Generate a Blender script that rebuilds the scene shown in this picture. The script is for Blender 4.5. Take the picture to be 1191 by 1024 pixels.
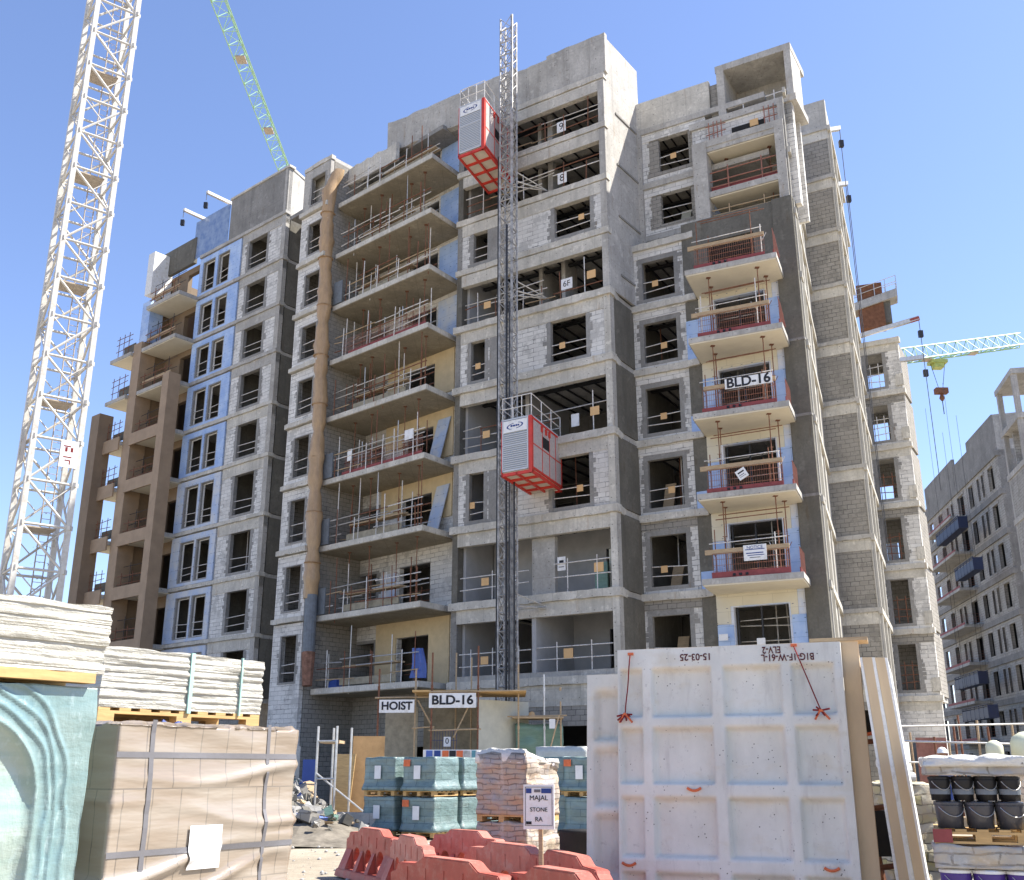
import bpy, bmesh, math, random
from mathutils import Vector, Matrix, noise
random.seed(7)
R = math.radians
for o in list(bpy.data.objects): bpy.data.objects.remove(o)
SC = bpy.context.scene
COL = SC.collection

# ------------------------------------------------------------------ camera
PITCH = math.atan((895 - 512) / 1200)
cam = bpy.data.cameras.new('camera'); camo = bpy.data.objects.new('camera', cam); COL.objects.link(camo)
cam.sensor_fit = 'HORIZONTAL'; cam.sensor_width = 36; cam.lens = 36 * 1200 / 1191
cam.clip_start = .1; cam.clip_end = 4000
camo.location = (0, 0, 1.6); camo.rotation_euler = (math.pi / 2 + PITCH, 0, 0)
SC.camera = camo
# ------------------------------------------------------------------ sky, sun, exposure
SUN_EL, SUN_AZ = R(52), R(84)            # azimuth from +Y towards +X
w = bpy.data.worlds.new('World'); SC.world = w; w.use_nodes = True
nt = w.node_tree; bg = nt.nodes['Background']
sky = nt.nodes.new('ShaderNodeTexSky'); sky.sky_type = 'NISHITA'; sky.sun_disc = False
sky.sun_elevation = SUN_EL; sky.sun_rotation = SUN_AZ
sky.air_density = 1.0; sky.dust_density = .3; sky.ozone_density = 5.0; sky.altitude = 0
tint = nt.nodes.new('ShaderNodeMix'); tint.data_type = 'RGBA'; tint.blend_type = 'MULTIPLY'; tint.inputs[0].default_value = 1
tint.inputs[7].default_value = (1.08, .955, .985, 1); nt.links.new(sky.outputs[0], tint.inputs[6]); nt.links.new(tint.outputs[2], bg.inputs[0]); bg.inputs[1].default_value = .096
sun = bpy.data.lights.new('sun', 'SUN'); sun.energy = 4.2; sun.angle = R(.55); sun.color = (1, .95, .87)
suno = bpy.data.objects.new('sun', sun); COL.objects.link(suno)
sd = Vector((math.sin(SUN_AZ) * math.cos(SUN_EL), math.cos(SUN_AZ) * math.cos(SUN_EL), math.sin(SUN_EL)))
suno.rotation_euler = sd.to_track_quat('Z', 'Y').to_euler()
suno.location = (30, -10, 60)
SC.view_settings.view_transform = 'Standard'; SC.view_settings.look = 'None'
SC.view_settings.exposure = 1.5; SC.view_settings.gamma = 1
SC.render.engine = 'CYCLES'
SC.cycles.max_bounces = 8; SC.cycles.diffuse_bounces = 5

# ------------------------------------------------------------------ materials
class NT:
    def __init__(s, name, rough=.85, spec=.3):
        s.m = bpy.data.materials.new(name); s.m.use_nodes = True; s.t = s.m.node_tree
        s.b = s.t.nodes['Principled BSDF']; s.b.inputs['Roughness'].default_value = rough
        s.b.inputs['Specular IOR Level'].default_value = spec
        s.tc = s.t.nodes.new('ShaderNodeTexCoord'); s.uv = s.tc.outputs['UV']; s.ob = s.tc.outputs['Object']
    def n(s, ty, **k):
        nd = s.t.nodes.new(ty)
        for a, v in k.items(): setattr(nd, a, v)
        return nd
    def l(s, a, b): s.t.links.new(a, b)
    def inp(s, sock, v):
        if hasattr(v, 'is_output') or isinstance(v, bpy.types.NodeSocket): s.l(v, sock)
        elif isinstance(v, (tuple, list)) and len(v) == 3 and sock.type == 'RGBA': sock.default_value = (*v, 1)
        else: sock.default_value = v
    def noise(s, vec, scale, detail=4, rough=.6, st=None):
        if st:
            mp = s.n('ShaderNodeMapping'); s.l(vec, mp.inputs[0]); mp.inputs['Scale'].default_value = st; vec = mp.outputs[0]
        nd = s.n('ShaderNodeTexNoise'); s.l(vec, nd.inputs['Vector']); nd.inputs['Scale'].default_value = scale
        nd.inputs['Detail'].default_value = detail; nd.inputs['Roughness'].default_value = rough
        return nd.outputs['Fac']
    def ramp(s, f, a, b, lo=0., hi=1.):
        nd = s.n('ShaderNodeMapRange'); s.l(f, nd.inputs[0])
        nd.inputs[1].default_value = a; nd.inputs[2].default_value = b; nd.inputs[3].default_value = lo; nd.inputs[4].default_value = hi
        return nd.outputs[0]
    def mix(s, f, a, b, mode='MIX'):
        nd = s.n('ShaderNodeMix', data_type='RGBA', blend_type=mode)
        s.inp(nd.inputs[0], f); s.inp(nd.inputs[6], a); s.inp(nd.inputs[7], b); return nd.outputs[2]
    def math(s, op, a, b=0.):
        nd = s.n('ShaderNodeMath', operation=op); s.inp(nd.inputs[0], a); s.inp(nd.inputs[1], b); return nd.outputs[0]
    def bump(s, h, strength=.3, dist=.02):
        nd = s.n('ShaderNodeBump'); nd.inputs['Strength'].default_value = strength; nd.inputs['Distance'].default_value = dist
        s.l(h, nd.inputs['Height']); s.l(nd.outputs[0], s.b.inputs['Normal'])
    def col(s, c): s.inp(s.b.inputs['Base Color'], c); return s.m

def dim(c, k): return tuple(min(1, x * k) for x in c)
def concrete(name, c, lines=True, dots=True, stain=.5):
    s = NT(name, .9, .2)
    n1 = s.noise(s.ob, .7, 6, .65); n2 = s.noise(s.ob, 9, 5, .7); n3 = s.noise(s.ob, 1.6, 4, .6, (1, 1, .12))
    x = s.mix(s.ramp(n1, .3, .72), dim(c, .72), dim(c, 1.18))
    x = s.mix(s.ramp(n2, .38, .62, 0, .45), x, dim(c, .62))
    x = s.mix(s.ramp(n3, .53, .7, 0, stain), x, dim(c, .5))
    x = s.mix(s.ramp(s.noise(s.ob, 2.3, 3), .6, .68, 0, .35), x, dim(c, 1.45))
    x = s.mix(s.ramp(s.noise(s.ob, 2.6, 5, .7, (1.4, 1.4, .25)), .60, .70, 0, .45), x, (c[0] * .62, c[1] * .46, c[2] * .32))
    x = s.mix(s.ramp(s.noise(s.ob, 5.0, 6, .8, (1, 1, .35)), .57, .64, 0, .4), x, dim(c, .45))
    if lines:
        br = s.n('ShaderNodeTexBrick'); s.l(s.uv, br.inputs[0]); br.inputs['Scale'].default_value = 1
        br.inputs['Brick Width'].default_value = 1.22; br.inputs['Row Height'].default_value = 2.4
        br.inputs['Mortar Size'].default_value = .012; br.offset = .0
        x = s.mix(s.math('MULTIPLY', br.outputs['Fac'], .45), x, dim(c, .45))
    if dots:
        mp = s.n('ShaderNodeMapping'); s.l(s.uv, mp.inputs[0]); mp.inputs['Scale'].default_value = (1.25, 1.7, 1)
        fr = s.n('ShaderNodeVectorMath', operation='FRACTION'); s.l(mp.outputs[0], fr.inputs[0])
        sb = s.n('ShaderNodeVectorMath', operation='SUBTRACT'); s.l(fr.outputs[0], sb.inputs[0]); sb.inputs[1].default_value = (.5, .5, 0)
        sx = s.n('ShaderNodeSeparateXYZ'); s.l(sb.outputs[0], sx.inputs[0])
        d = s.math('SQRT', s.math('ADD', s.math('POWER', sx.outputs[0], 2.), s.math('POWER', sx.outputs[1], 2.)))
        x = s.mix(s.ramp(d, .03, .045, .75, 0), x, dim(c, .22))
    s.bump(n2, .5, .012)
    return s.col(x)
def blocks(name, c1, c2, mort, bw=.6, rh=.22, smear=.5, ms=.012):
    s = NT(name, .92, .15)
    br = s.n('ShaderNodeTexBrick')
    wob = s.n('ShaderNodeVectorMath', operation='ADD')
    nz = s.n('ShaderNodeTexNoise'); s.l(s.uv, nz.inputs[0]); nz.inputs['Scale'].default_value = 5
    sc = s.n('ShaderNodeVectorMath', operation='SCALE'); s.l(nz.outputs['Color'], sc.inputs[0]); sc.inputs['Scale'].default_value = .05
    s.l(s.uv, wob.inputs[0]); s.l(sc.outputs[0], wob.inputs[1])
    s.l(wob.outputs[0], br.inputs[0])
    br.inputs['Scale'].default_value = 1; br.inputs['Brick Width'].default_value = bw; br.inputs['Row Height'].default_value = rh
    br.inputs['Mortar Size'].default_value = ms; br.inputs['Mortar Smooth'].default_value = .2
    s.inp(br.inputs['Color1'], c1); s.inp(br.inputs['Color2'], c2); s.inp(br.inputs['Mortar'], mort)
    n = s.noise(s.ob, 1.0, 7, .75); n2 = s.noise(s.ob, 14, 4)
    x = s.mix(s.math('MULTIPLY', s.math('SUBTRACT', 1., br.outputs['Fac']), s.ramp(s.noise(wob.outputs[0], 1.7, 2, .5, (1 / bw, 1 / rh, 1)), .35, .65, 0, .35)), br.outputs[0], dim(c2, .8))
    x = s.mix(s.ramp(n, .53, .57, 0, smear + .25), x, dim(c1, .5))
    gap = s.math('MULTIPLY', br.outputs['Fac'], s.ramp(s.noise(s.ob, 1.7, 3), .50, .58, 0, .9))
    x = s.mix(gap, x, (.02, .02, .02))
    x = s.mix(s.ramp(n2, .35, .65, 0, .25), x, dim(c1, .7))
    x = s.mix(s.ramp(s.noise(s.ob, .45, 3), .42, .6, 0, .3), x, dim(c2, .75))
    s.bump(s.math('SUBTRACT', n2, br.outputs['Fac']), .5, .015)
    return s.col(x)
def plain(name, c, rough=.7, spec=.35, var=.25, scale=4, metal=0, bump=.15, dirt=None, coat=0, st=None):
    s = NT(name, rough, spec); s.b.inputs['Metallic'].default_value = metal; s.b.inputs['Coat Weight'].default_value = coat
    s.b.inputs['Coat Roughness'].default_value = .25
    n = s.noise(s.ob, scale, 5, .65, st); n2 = s.noise(s.ob, scale * 6, 4)
    x = s.mix(s.ramp(n, .3, .7), dim(c, 1 - var), dim(c, 1 + var))
    if dirt: x = s.mix(s.ramp(s.noise(s.ob, scale * .8 + 1.7, 6, .75), .5, .68, 0, .8), x, dirt)
    if bump: s.bump(n2, bump, .01)
    return s.col(x)
def film(name, c, rough=.3, c2=None, scale=3, trans=0., st=(1, 1, 4)):
    s = NT(name, rough, .5); s.b.inputs['Coat Weight'].default_value = .5; s.b.inputs['Coat Roughness'].default_value = .2
    n = s.noise(s.ob, scale, 6, .7, st); n2 = s.noise(s.ob, scale * 5, 5, .7, (1.5, 1.5, 3))
    x = s.mix(s.ramp(n, .3, .7), dim(c, .8), c2 or dim(c, 1.15))
    x = s.mix(s.ramp(n2, .56, .7, 0, .5), x, dim(c, 1.3))
    s.bump(s.math('ADD', n, n2), .6, .025)
    return s.col(x)

M = dict(
    concrete=concrete('concrete', (.47, .45, .41)), beam=concrete('beam concrete', (.60, .57, .50)),
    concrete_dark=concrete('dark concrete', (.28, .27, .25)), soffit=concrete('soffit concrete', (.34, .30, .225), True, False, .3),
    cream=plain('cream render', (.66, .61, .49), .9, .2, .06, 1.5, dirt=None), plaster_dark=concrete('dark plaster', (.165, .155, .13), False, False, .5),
    plaster=plain('grey plaster', (.42, .42, .42), .9, .2, .12, 1.2), render=concrete('window render', (.31, .30, .28), False, False, .3),
    block=blocks('aac blocks', (.80, .78, .73), (.64, .62, .58), (.40, .39, .36)),
    block_grey=blocks('grey blocks', (.36, .34, .30), (.31, .29, .255), (.14, .13, .115), .42, .22, .3),
    xps=None, xps_white=None, yellow=plain('yellow board', (.62, .50, .31), .85, .2, .1, 2),
    tan=plain('tan stone', (.34, .245, .16), .7, .3, .13, 1.4), tan_dark=plain('brown cladding', (.22, .16, .105), .75, .3, .12, 1.4),
    steel=plain('galvanised tube', (.55, .54, .51), .45, .5, .2, 8, .6), rust=plain('rusty steel', (.19, .085, .05), .85, .3, .4, 9, 0),
    black=plain('dark steel', (.035, .035, .037), .5, .4, .3, 9, .3), tubes=plain('painted tube', (.68, .66, .62), .55, .4, .15, 9, 0, dirt=(.3, .2, .14)),
    white=plain('white paint', (.74, .73, .69), .5, .4, .08, 6, 0, dirt=(.5, .46, .38)), whitesign=plain('sign white', (.76, .76, .75), .5, .3, .06, 3, dirt=(.60, .57, .51)),
    crane_white=plain('crane white paint', (.56, .54, .49), .5, .4, .12, 3, 0, dirt=(.42, .36, .29)),
    crane_brown=plain('crane ladder steel', (.42, .36, .29), .6, .4, .25, 6),
    green=plain('green crane paint', (.33, .52, .31), .5, .4, .12, 3), blue_steel=plain('blue platform paint', (.007, .014, .05), .5, .4, .2, 3, 0, dirt=(.015, .025, .05)),
    red=plain('red paint', (.55, .045, .03), .5, .4, .15, 3), redmesh=plain('red mesh', (.31, .14, .10), .6, .3, .2, 6),
    redboard=plain('red toe board', (.25, .06, .058), .65, .3, .2, 4), wood=plain('weathered board', (.42, .31, .19), .85, .2, .25, 5, st=(1, 1, 8)),
    palletwood=plain('pallet wood', (.52, .34, .15), .8, .2, .2, 4, st=(1, 1, 9)), ply=plain('plywood', (.36, .22, .10), .8, .2, .25, 2),
    tag=plain('orange tag', (.66, .42, .20), .7, .2, .06, 4), ink=plain('dark ink', (.02, .02, .025), .6, .3, .05), inkblue=plain('blue ink', (.03, .06, .22), .6, .3, .05),
    maroon=plain('maroon marker', (.09, .015, .02), .7, .2, .1), louvre=None, hoist_grey=plain('hoist grey panel', (.50, .52, .55), .45, .4, .06, 3),
    hoist_under=plain('hoist floor sheet', (.62, .55, .45), .7, .3, .1, 3), sack=film('hessian chute', (.42, .28, .15), .85, None, 3, st=(2, 2, .6)),
    chute_grey=plain('grey chute tube', (.16, .18, .20), .6, .3, .2, 5), netting=None,
    orange=plain('orange barrier plastic', (.37, .08, .055), .55, .35, .22, 3, 0, dirt=(.40, .19, .14)), orange_faded=plain('faded barrier plastic', (.45, .15, .11), .6, .35, .2, 3, dirt=(.48, .28, .23)),
    dark=plain('dark opening', (.03, .03, .03), .9, .1, .1), tarp_green=film('green net', (.14, .24, .18), .8), bluetarp=film('blue tarp', (.04, .10, .38), .5),  # 'dark' also puts the shade of unlit interiors into a near-black colour
    ochre=plain('pale sheet', (.50, .49, .40), .85, .2, .12, 2), rope=plain('red rope', (.20, .03, .03), .9, .1, .3, 8), mark=plain('orange mark', (.62, .16, .07), .8, .2, .2, 8),
    skin=plain('skin', (.28, .15, .09), .6, .3, .1), vest=plain('worker vest', (.08, .10, .2), .8, .2, .2), glassy=plain('tank plastic', (.62, .62, .45), .5, .4, .1, 2),
    counter=plain('rusty ballast', (.19, .085, .045), .85, .2, .3, 3), mud=plain('dirty sheet', (.30, .27, .2), .8, .2, .25, 4),
)
def xps(name, c, c2):
    s = NT(name, .75, .3)
    n = s.noise(s.ob, 1.1, 4); n2 = s.noise(s.ob, 22, 3)
    x = s.mix(s.ramp(n, .4, .62), c, c2)
    mp = s.n('ShaderNodeMapping'); s.l(s.uv, mp.inputs[0]); mp.inputs['Scale'].default_value = (2.2, 1.7, 1)
    fr = s.n('ShaderNodeVectorMath', operation='FRACTION'); s.l(mp.outputs[0], fr.inputs[0])
    sb = s.n('ShaderNodeVectorMath', operation='SUBTRACT'); s.l(fr.outputs[0], sb.inputs[0]); sb.inputs[1].default_value = (.5, .5, 0)
    sx = s.n('ShaderNodeSeparateXYZ'); s.l(sb.outputs[0], sx.inputs[0])
    d = s.math('ADD', s.math('ABSOLUTE', s.math('MULTIPLY', sx.outputs[0], .5)), s.math('MULTIPLY', s.math('ABSOLUTE', sx.outputs[1]), 1.8))
    x = s.mix(s.ramp(d, .05, .07, .8, 0), x, (.05, .07, .15))
    br = s.n('ShaderNodeTexBrick'); s.l(s.uv, br.inputs[0]); br.inputs['Scale'].default_value = 1
    br.inputs['Brick Width'].default_value = 1.25; br.inputs['Row Height'].default_value = .6; br.inputs['Mortar Size'].default_value = .008
    x = s.mix(s.math('MULTIPLY', br.outputs['Fac'], .5), x, dim(c, .5))
    s.bump(n2, .15, .01)
    return s.col(x)
M['strap'] = plain('strap tape', (.15, .145, .15), .5, .4, .1)
M['xps'] = xps('blue insulation', (.31, .44, .70), (.44, .56, .76)); M['xps_white'] = xps('pale insulation', (.66, .67, .70), (.50, .60, .80))
M['side_cream'] = plain('side wall render', (.43, .41, .36), .85, .2, .1, 2)
M['cream_board'] = xps('cream insulation', (.66, .62, .50), (.62, .58, .46))
M['xps_worn'] = xps('worn insulation', (.41, .50, .66), (.57, .59, .61))
def louvre():
    s = NT('hoist louvre', .45, .5)
    wv = s.n('ShaderNodeTexWave', wave_type='BANDS', bands_direction='Z'); s.l(s.ob, wv.inputs[0]); wv.inputs['Scale'].default_value = 3.4
    wv.inputs['Distortion'].default_value = 0
    x = s.mix(s.ramp(wv.outputs['Fac'], .3, .7), (.24, .26, .28), (.52, .53, .54)); s.bump(wv.outputs['Fac'], .6, .03); return s.col(x)
M['louvre'] = louvre()
def netmat():
    s = NT('blue net', .8, .2)
    x = s.mix(s.ramp(s.noise(s.ob, 2, 4), .35, .65), (.16, .24, .42), (.30, .38, .52))
    tr = s.n('ShaderNodeBsdfTransparent'); mx = s.n('ShaderNodeMixShader'); mx.inputs[0].default_value = .72
    out = s.t.nodes['Material Output']; s.l(tr.outputs[0], mx.inputs[1]); s.l(s.b.outputs[0], mx.inputs[2]); s.l(mx.outputs[0], out.inputs[0])
    return s.col(x)
M['netting'] = netmat()

# ------------------------------------------------------------------ mesh helpers
BASE = {}                                     # world base of every root and part
class MB:
    def __init__(s): s.v = []; s.f = []
    def face(s, *pts):
        i = len(s.v); s.v += [Vector(p) for p in pts]; s.f.append(tuple(range(i, i + len(pts))))
    def hexa(s, p):                           # 8 points: bottom 4 (ccw) then top 4
        i = len(s.v); s.v += [Vector(q) for q in p]
        for q in ((0, 3, 2, 1), (4, 5, 6, 7), (0, 1, 5, 4), (1, 2, 6, 5), (2, 3, 7, 6), (3, 0, 4, 7)): s.f.append(tuple(i + k for k in q))
        return s
    def box(s, x0, x1, y0, y1, z0, z1, mat=None):
        p = [Vector(q) for q in ((x0, y0, z0), (x1, y0, z0), (x1, y1, z0), (x0, y1, z0), (x0, y0, z1), (x1, y0, z1), (x1, y1, z1), (x0, y1, z1))]
        if mat: p = [mat @ q for q in p]
        return s.hexa(p)
    def tube(s, a, b, r, n=6, r2=None):
        a, b = Vector(a), Vector(b); d = (b - a)
        if d.length < 1e-6: return s
        d.normalize(); u = d.cross(Vector((0, 0, 1)) if abs(d.z) < .9 else Vector((1, 0, 0))).normalized(); v = d.cross(u)
        i = len(s.v); r2 = r if r2 is None else r2
        for c, rr in ((a, r), (b, r2)):
            for k in range(n):
                t = 2 * math.pi * k / n; s.v.append(c + (u * math.cos(t) + v * math.sin(t)) * rr)
        for k in range(n): s.f.append((i + k, i + (k + 1) % n, i + n + (k + 1) % n, i + n + k))
        s.f.append(tuple(i + k for k in reversed(range(n)))); s.f.append(tuple(i + n + k for k in range(n)))
        return s
    def path(s, pts, r, n=6):
        for a, b in zip(pts, pts[1:]): s.tube(a, b, r, n)
        return s
    def lathe(s, c, prof, n=20):              # prof: (r, z)
        c = Vector(c); i = len(s.v)
        for r, z in prof:
            for k in range(n):
                t = 2 * math.pi * k / n; s.v.append(c + Vector((r * math.cos(t), r * math.sin(t), z)))
        for j in range(len(prof) - 1):
            for k in range(n): s.f.append((i + j * n + k, i + j * n + (k + 1) % n, i + (j + 1) * n + (k + 1) % n, i + (j + 1) * n + k))
        s.f.append(tuple(i + k for k in reversed(range(n)))); s.f.append(tuple(i + (len(prof) - 1) * n + k for k in range(n)))
        return s
    def build(s, name, mat, parent=None, smooth=False, merge=False, bevel=0):
        base = BASE.get(parent.name, Vector((0, 0, 0))) if parent else Vector((0, 0, 0))
        me = bpy.data.meshes.new(name)
        me.from_pydata([p - base for p in s.v], [], s.f)
        bm = bmesh.new(); bm.from_mesh(me)
        if merge: bmesh.ops.remove_doubles(bm, verts=bm.verts, dist=1e-4)
        if bevel:
            bmesh.ops.remove_doubles(bm, verts=bm.verts, dist=1e-5)
            bmesh.ops.bevel(bm, geom=[e for e in bm.edges if e.is_manifold and e.calc_face_angle(0) > .5], offset=bevel, segments=2, affect='EDGES')
        bmesh.ops.recalc_face_normals(bm, faces=bm.faces)
        uv = bm.loops.layers.uv.new('UVMap')
        for f in bm.faces:
            nn = f.normal
            if smooth: f.smooth = True
            if abs(nn.z) > .8:
                for lp in f.loops: lp[uv].uv = (lp.vert.co.x, lp.vert.co.y)
            else:
                t = Vector((-nn.y, nn.x, 0)).normalized()
                for lp in f.loops: lp[uv].uv = (lp.vert.co.dot(t), lp.vert.co.z + base.z)
        bm.to_mesh(me); bm.free()
        me.materials.append(M[mat] if isinstance(mat, str) else mat)
        o = bpy.data.objects.new(name, me); COL.objects.link(o); BASE[o.name] = base.copy()
        if parent: o.parent = parent
        return o
def tag(o, label=None, cat=None, group=None, kind=None):
    if label: o['label'] = label
    if cat: o['category'] = cat
    if group: o['group'] = group
    if kind: o['kind'] = kind
    return o
def thing(name, label, cat, loc=(0, 0, 0), group=None):
    o = bpy.data.objects.new(name, None); COL.objects.link(o); o.empty_display_size = .2
    o.location = loc; BASE[o.name] = Vector(loc)
    return tag(o, label, cat, group)
def solo(mb, name, mat, label, cat, loc=None, group=None, kind=None, smooth=False, merge=False, bevel=0):
    """one thing that is one mesh, origin at its base"""
    if loc is None:
        loc = Vector((sum(p.x for p in mb.v) / len(mb.v), sum(p.y for p in mb.v) / len(mb.v), min(p.z for p in mb.v)))
    loc = Vector(loc); mb.v = [p - loc for p in mb.v]
    o = mb.build(name, mat, None, smooth, merge, bevel); o.location = loc; BASE[o.name] = loc
    return tag(o, label, cat, group, kind)
def copy_tree(o, parent=None):
    c = o.copy(); COL.objects.link(c)
    if parent: c.parent = parent
    for ch in o.children: copy_tree(ch, c)
    return c
ORD = ['ground', 'first', 'second', 'third', 'fourth', 'fifth', 'sixth', 'seventh', 'eighth', 'ninth', 'tenth', 'eleventh', 'twelfth']
def letters(body, size, mat, name, parent, M4, width=None, squash=1., bold=.0):
    cu = bpy.data.curves.new('lettering', 'FONT'); cu.body = body; cu.size = size; cu.align_x = 'CENTER'; cu.align_y = 'CENTER'
    cu.extrude = .003; cu.bevel_depth = bold; cu.bevel_resolution = 1; cu.space_line = 1.05
    t = bpy.data.objects.new('lettering', cu); COL.objects.link(t)
    bpy.context.view_layer.update()
    me = bpy.data.meshes.new_from_object(t.evaluated_get(bpy.context.evaluated_depsgraph_get()))
    bpy.data.objects.remove(t)
    xs = [v.co.x for v in me.vertices]
    k = (width / (max(xs) - min(xs))) if width else 1
    base = BASE.get(parent.name, Vector())
    me.transform(Matrix.Translation(-base) @ M4 @ Matrix.Diagonal((k, squash * (k if width and squash == 1. else 1), 1, 1)))
    me.materials.clear(); me.materials.append(M[mat])
    o = bpy.data.objects.new(name, me); COL.objects.link(o); o.parent = parent; BASE[o.name] = base
    return o

class Fac:                                    # a facade: origin, direction along it, outward normal
    def __init__(s, o, d):
        s.o = Vector((o[0], o[1])); s.d = Vector((d[0], d[1])).normalized()
        n = Vector((-s.d.y, s.d.x)); s.n = n if n.dot(-s.o) > 0 else -n
    def p(s, a, off, z): q = s.o + s.d * a + s.n * off; return Vector((q.x, q.y, z))
    def box(s, mb, a0, a1, o0, o1, z0, z1):
        return mb.hexa([s.p(a0, o0, z0), s.p(a1, o0, z0), s.p(a1, o1, z0), s.p(a0, o1, z0), s.p(a0, o0, z1), s.p(a1, o0, z1), s.p(a1, o1, z1), s.p(a0, o1, z1)])
    def wall(s, mb, a0, a1, z0, z1, o0, o1, holes=()):
        A = sorted({a0, a1, *[min(max(h[i], a0), a1) for h in holes for i in (0, 1)]}); Z = sorted({z0, z1, *[min(max(h[i], z0), z1) for h in holes for i in (2, 3)]})
        solid = lambda i, j: 0 <= i < len(A) - 1 and 0 <= j < len(Z) - 1 and not any(h[0] - 1e-6 <= (A[i] + A[i + 1]) / 2 <= h[1] + 1e-6 and h[2] <= (Z[j] + Z[j + 1]) / 2 <= h[3] for h in holes)
        for i in range(len(A) - 1):
            for j in range(len(Z) - 1):
                if not solid(i, j): continue
                a, b, c, d = A[i], A[i + 1], Z[j], Z[j + 1]
                for o in (o0, o1): mb.face(s.p(a, o, c), s.p(b, o, c), s.p(b, o, d), s.p(a, o, d))
                if not solid(i - 1, j): mb.face(s.p(a, o0, c), s.p(a, o1, c), s.p(a, o1, d), s.p(a, o0, d))
                if not solid(i + 1, j): mb.face(s.p(b, o0, c), s.p(b, o1, c), s.p(b, o1, d), s.p(b, o0, d))
                if not solid(i, j - 1): mb.face(s.p(a, o0, c), s.p(b, o0, c), s.p(b, o1, c), s.p(a, o1, c))
                if not solid(i, j + 1): mb.face(s.p(a, o0, d), s.p(b, o0, d), s.p(b, o1, d), s.p(a, o1, d))
        return mb
    def frame(s, a, off, z, flip=False):      # matrix: x along facade as seen from outside, y up, z out
        x = s.d if (s.d.x * -s.n.y + s.d.y * s.n.x) > 0 else -s.d
        if flip: x = -x
        up = Vector((0, 0, -1 if flip else 1)); X = Vector((x.x, x.y, 0)); Nn = Vector((s.n.x, s.n.y, 0))
        m = Matrix((X, up, Nn)).transposed().to_4x4(); m.translation = s.p(a, off, z); return m

# ------------------------------------------------------------------ ground
gm = NT('site ground', .95, .1)
n1 = gm.noise(gm.ob, .35, 6, .65); n2 = gm.noise(gm.ob, 5, 6, .75)
gx = gm.mix(gm.ramp(n1, .35, .65), (.30, .255, .19), (.40, .35, .27))
gx = gm.mix(gm.ramp(n2, .45, .7, 0, .6), gx, (.20, .17, .13)); gm.bump(n2, .8, .04); gm.col(gx)
mb = MB(); rr = [0, 6, 10, 14, 18, 22, 26, 30, 36, 44, 60, 90, 150, 300, 700, 1600]; NA = 48
for r in rr:
    for k in range(NA):
        t = 2 * math.pi * k / NA; x, y = r * math.cos(t), r * math.sin(t)
        z = (.05 * noise.noise((x * .3, y * .3, 0)) + .03 * noise.noise((x, y, 3))) if r < 40 else 0
        mb.v.append(Vector((x, y, z - .03)))
for j in range(len(rr) - 1):
    for k in range(NA): mb.f.append((j * NA + k, j * NA + (k + 1) % NA, (j + 1) * NA + (k + 1) % NA, (j + 1) * NA + k))
g = mb.build('ground', gm.m, None, True); tag(g, 'dusty beige construction site ground', 'ground', kind='structure')

# ------------------------------------------------------------------ the main building
FM = Fac((4.44, 42.58), (-7.32, 4.75)); FW = Fac((5.38, 44.83), (2.62, -1.5)); FL = Fac((-14.13, 57.27), (-6.98, 5.99))
FB = Fac((-3.1, 48.85), (-.723, .69)); FF = Fac((-4.11, 46.2), (-5.47, 4.9)); FU = Fac((6.35, 45.3), (2.62, -1.5))
FP = Fac((-12.05, 52.5), (.745, -.667)); FR = Fac((4.44, 42.58), (.94, 2.25)); FRU = Fac((4.55, 42.75), (1.8, 2.55)); FLR = Fac((-14.13, 57.27), (.94, 2.24))
BV = Vector((.39, .92))
ZM = [5.3, 8.8, 12.35, 15.8, 19.28, 22.5, 25.62, 28.45, 31.3, 34.07]
Z = [5.3, 8.8, 12.29, 15.76, 19.18, 22.4, 25.57, 28.72, 31.9, 34.9]
ZL = [5.3, 8.75, 12.15, 15.6, 19.15, 22.35, 25.65, 28.75, 31.85, 35.0]
B = thing('apartment_building', 'tall unfinished concrete and block apartment building with stepped wings behind the hoist', 'building', (0, 46, 0))
def part(name, mat, fn, parent=None, **k):
    m = MB(); fn(m); return m.build(name, mat, parent or B, **k)
def rough(m, fac, a0, a1, o0, o1, z0, z1, amp=.022, step=.3):
    n = max(2, int((a1 - a0) / step)); i0 = len(m.v); J = lambda: random.uniform(-amp, amp)
    for i in range(n + 1):
        a = a0 + (a1 - a0) * i / n; b = J() * .6
        m.v += [fac.p(a, o0, z0 + J() * .5), fac.p(a, o1 + b, z0 + J()), fac.p(a, o1 + b + J() * .5, z1 + J() * .7), fac.p(a, o0, z1)]
    for i in range(n):
        for k in range(4): m.f.append((i0 + i * 4 + k, i0 + i * 4 + (k + 1) % 4, i0 + (i + 1) * 4 + (k + 1) % 4, i0 + (i + 1) * 4 + k))
    m.f += [tuple(i0 + k for k in range(4)), tuple(i0 + n * 4 + k for k in reversed(range(4)))]
def rails(fac, a0, a1, z0, off, parent, posts=2, hs=(.5, 1.0), mat='tubes', r=.024, name='guard_rail', jit=.06):
    m = MB()
    for h in hs:
        j = random.uniform(-jit, jit); m.tube(fac.p(a0, off, z0 + h + j), fac.p(a1, off, z0 + h - j * .5), r)
    for i in range(posts):
        a = a0 + (a1 - a0) * (i + .5) / posts + random.uniform(-.1, .1); m.tube(fac.p(a, off + .03, z0), fac.p(a, off + .03, z0 + hs[-1] + .2), r)
    return m.build(name, mat, parent)
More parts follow.
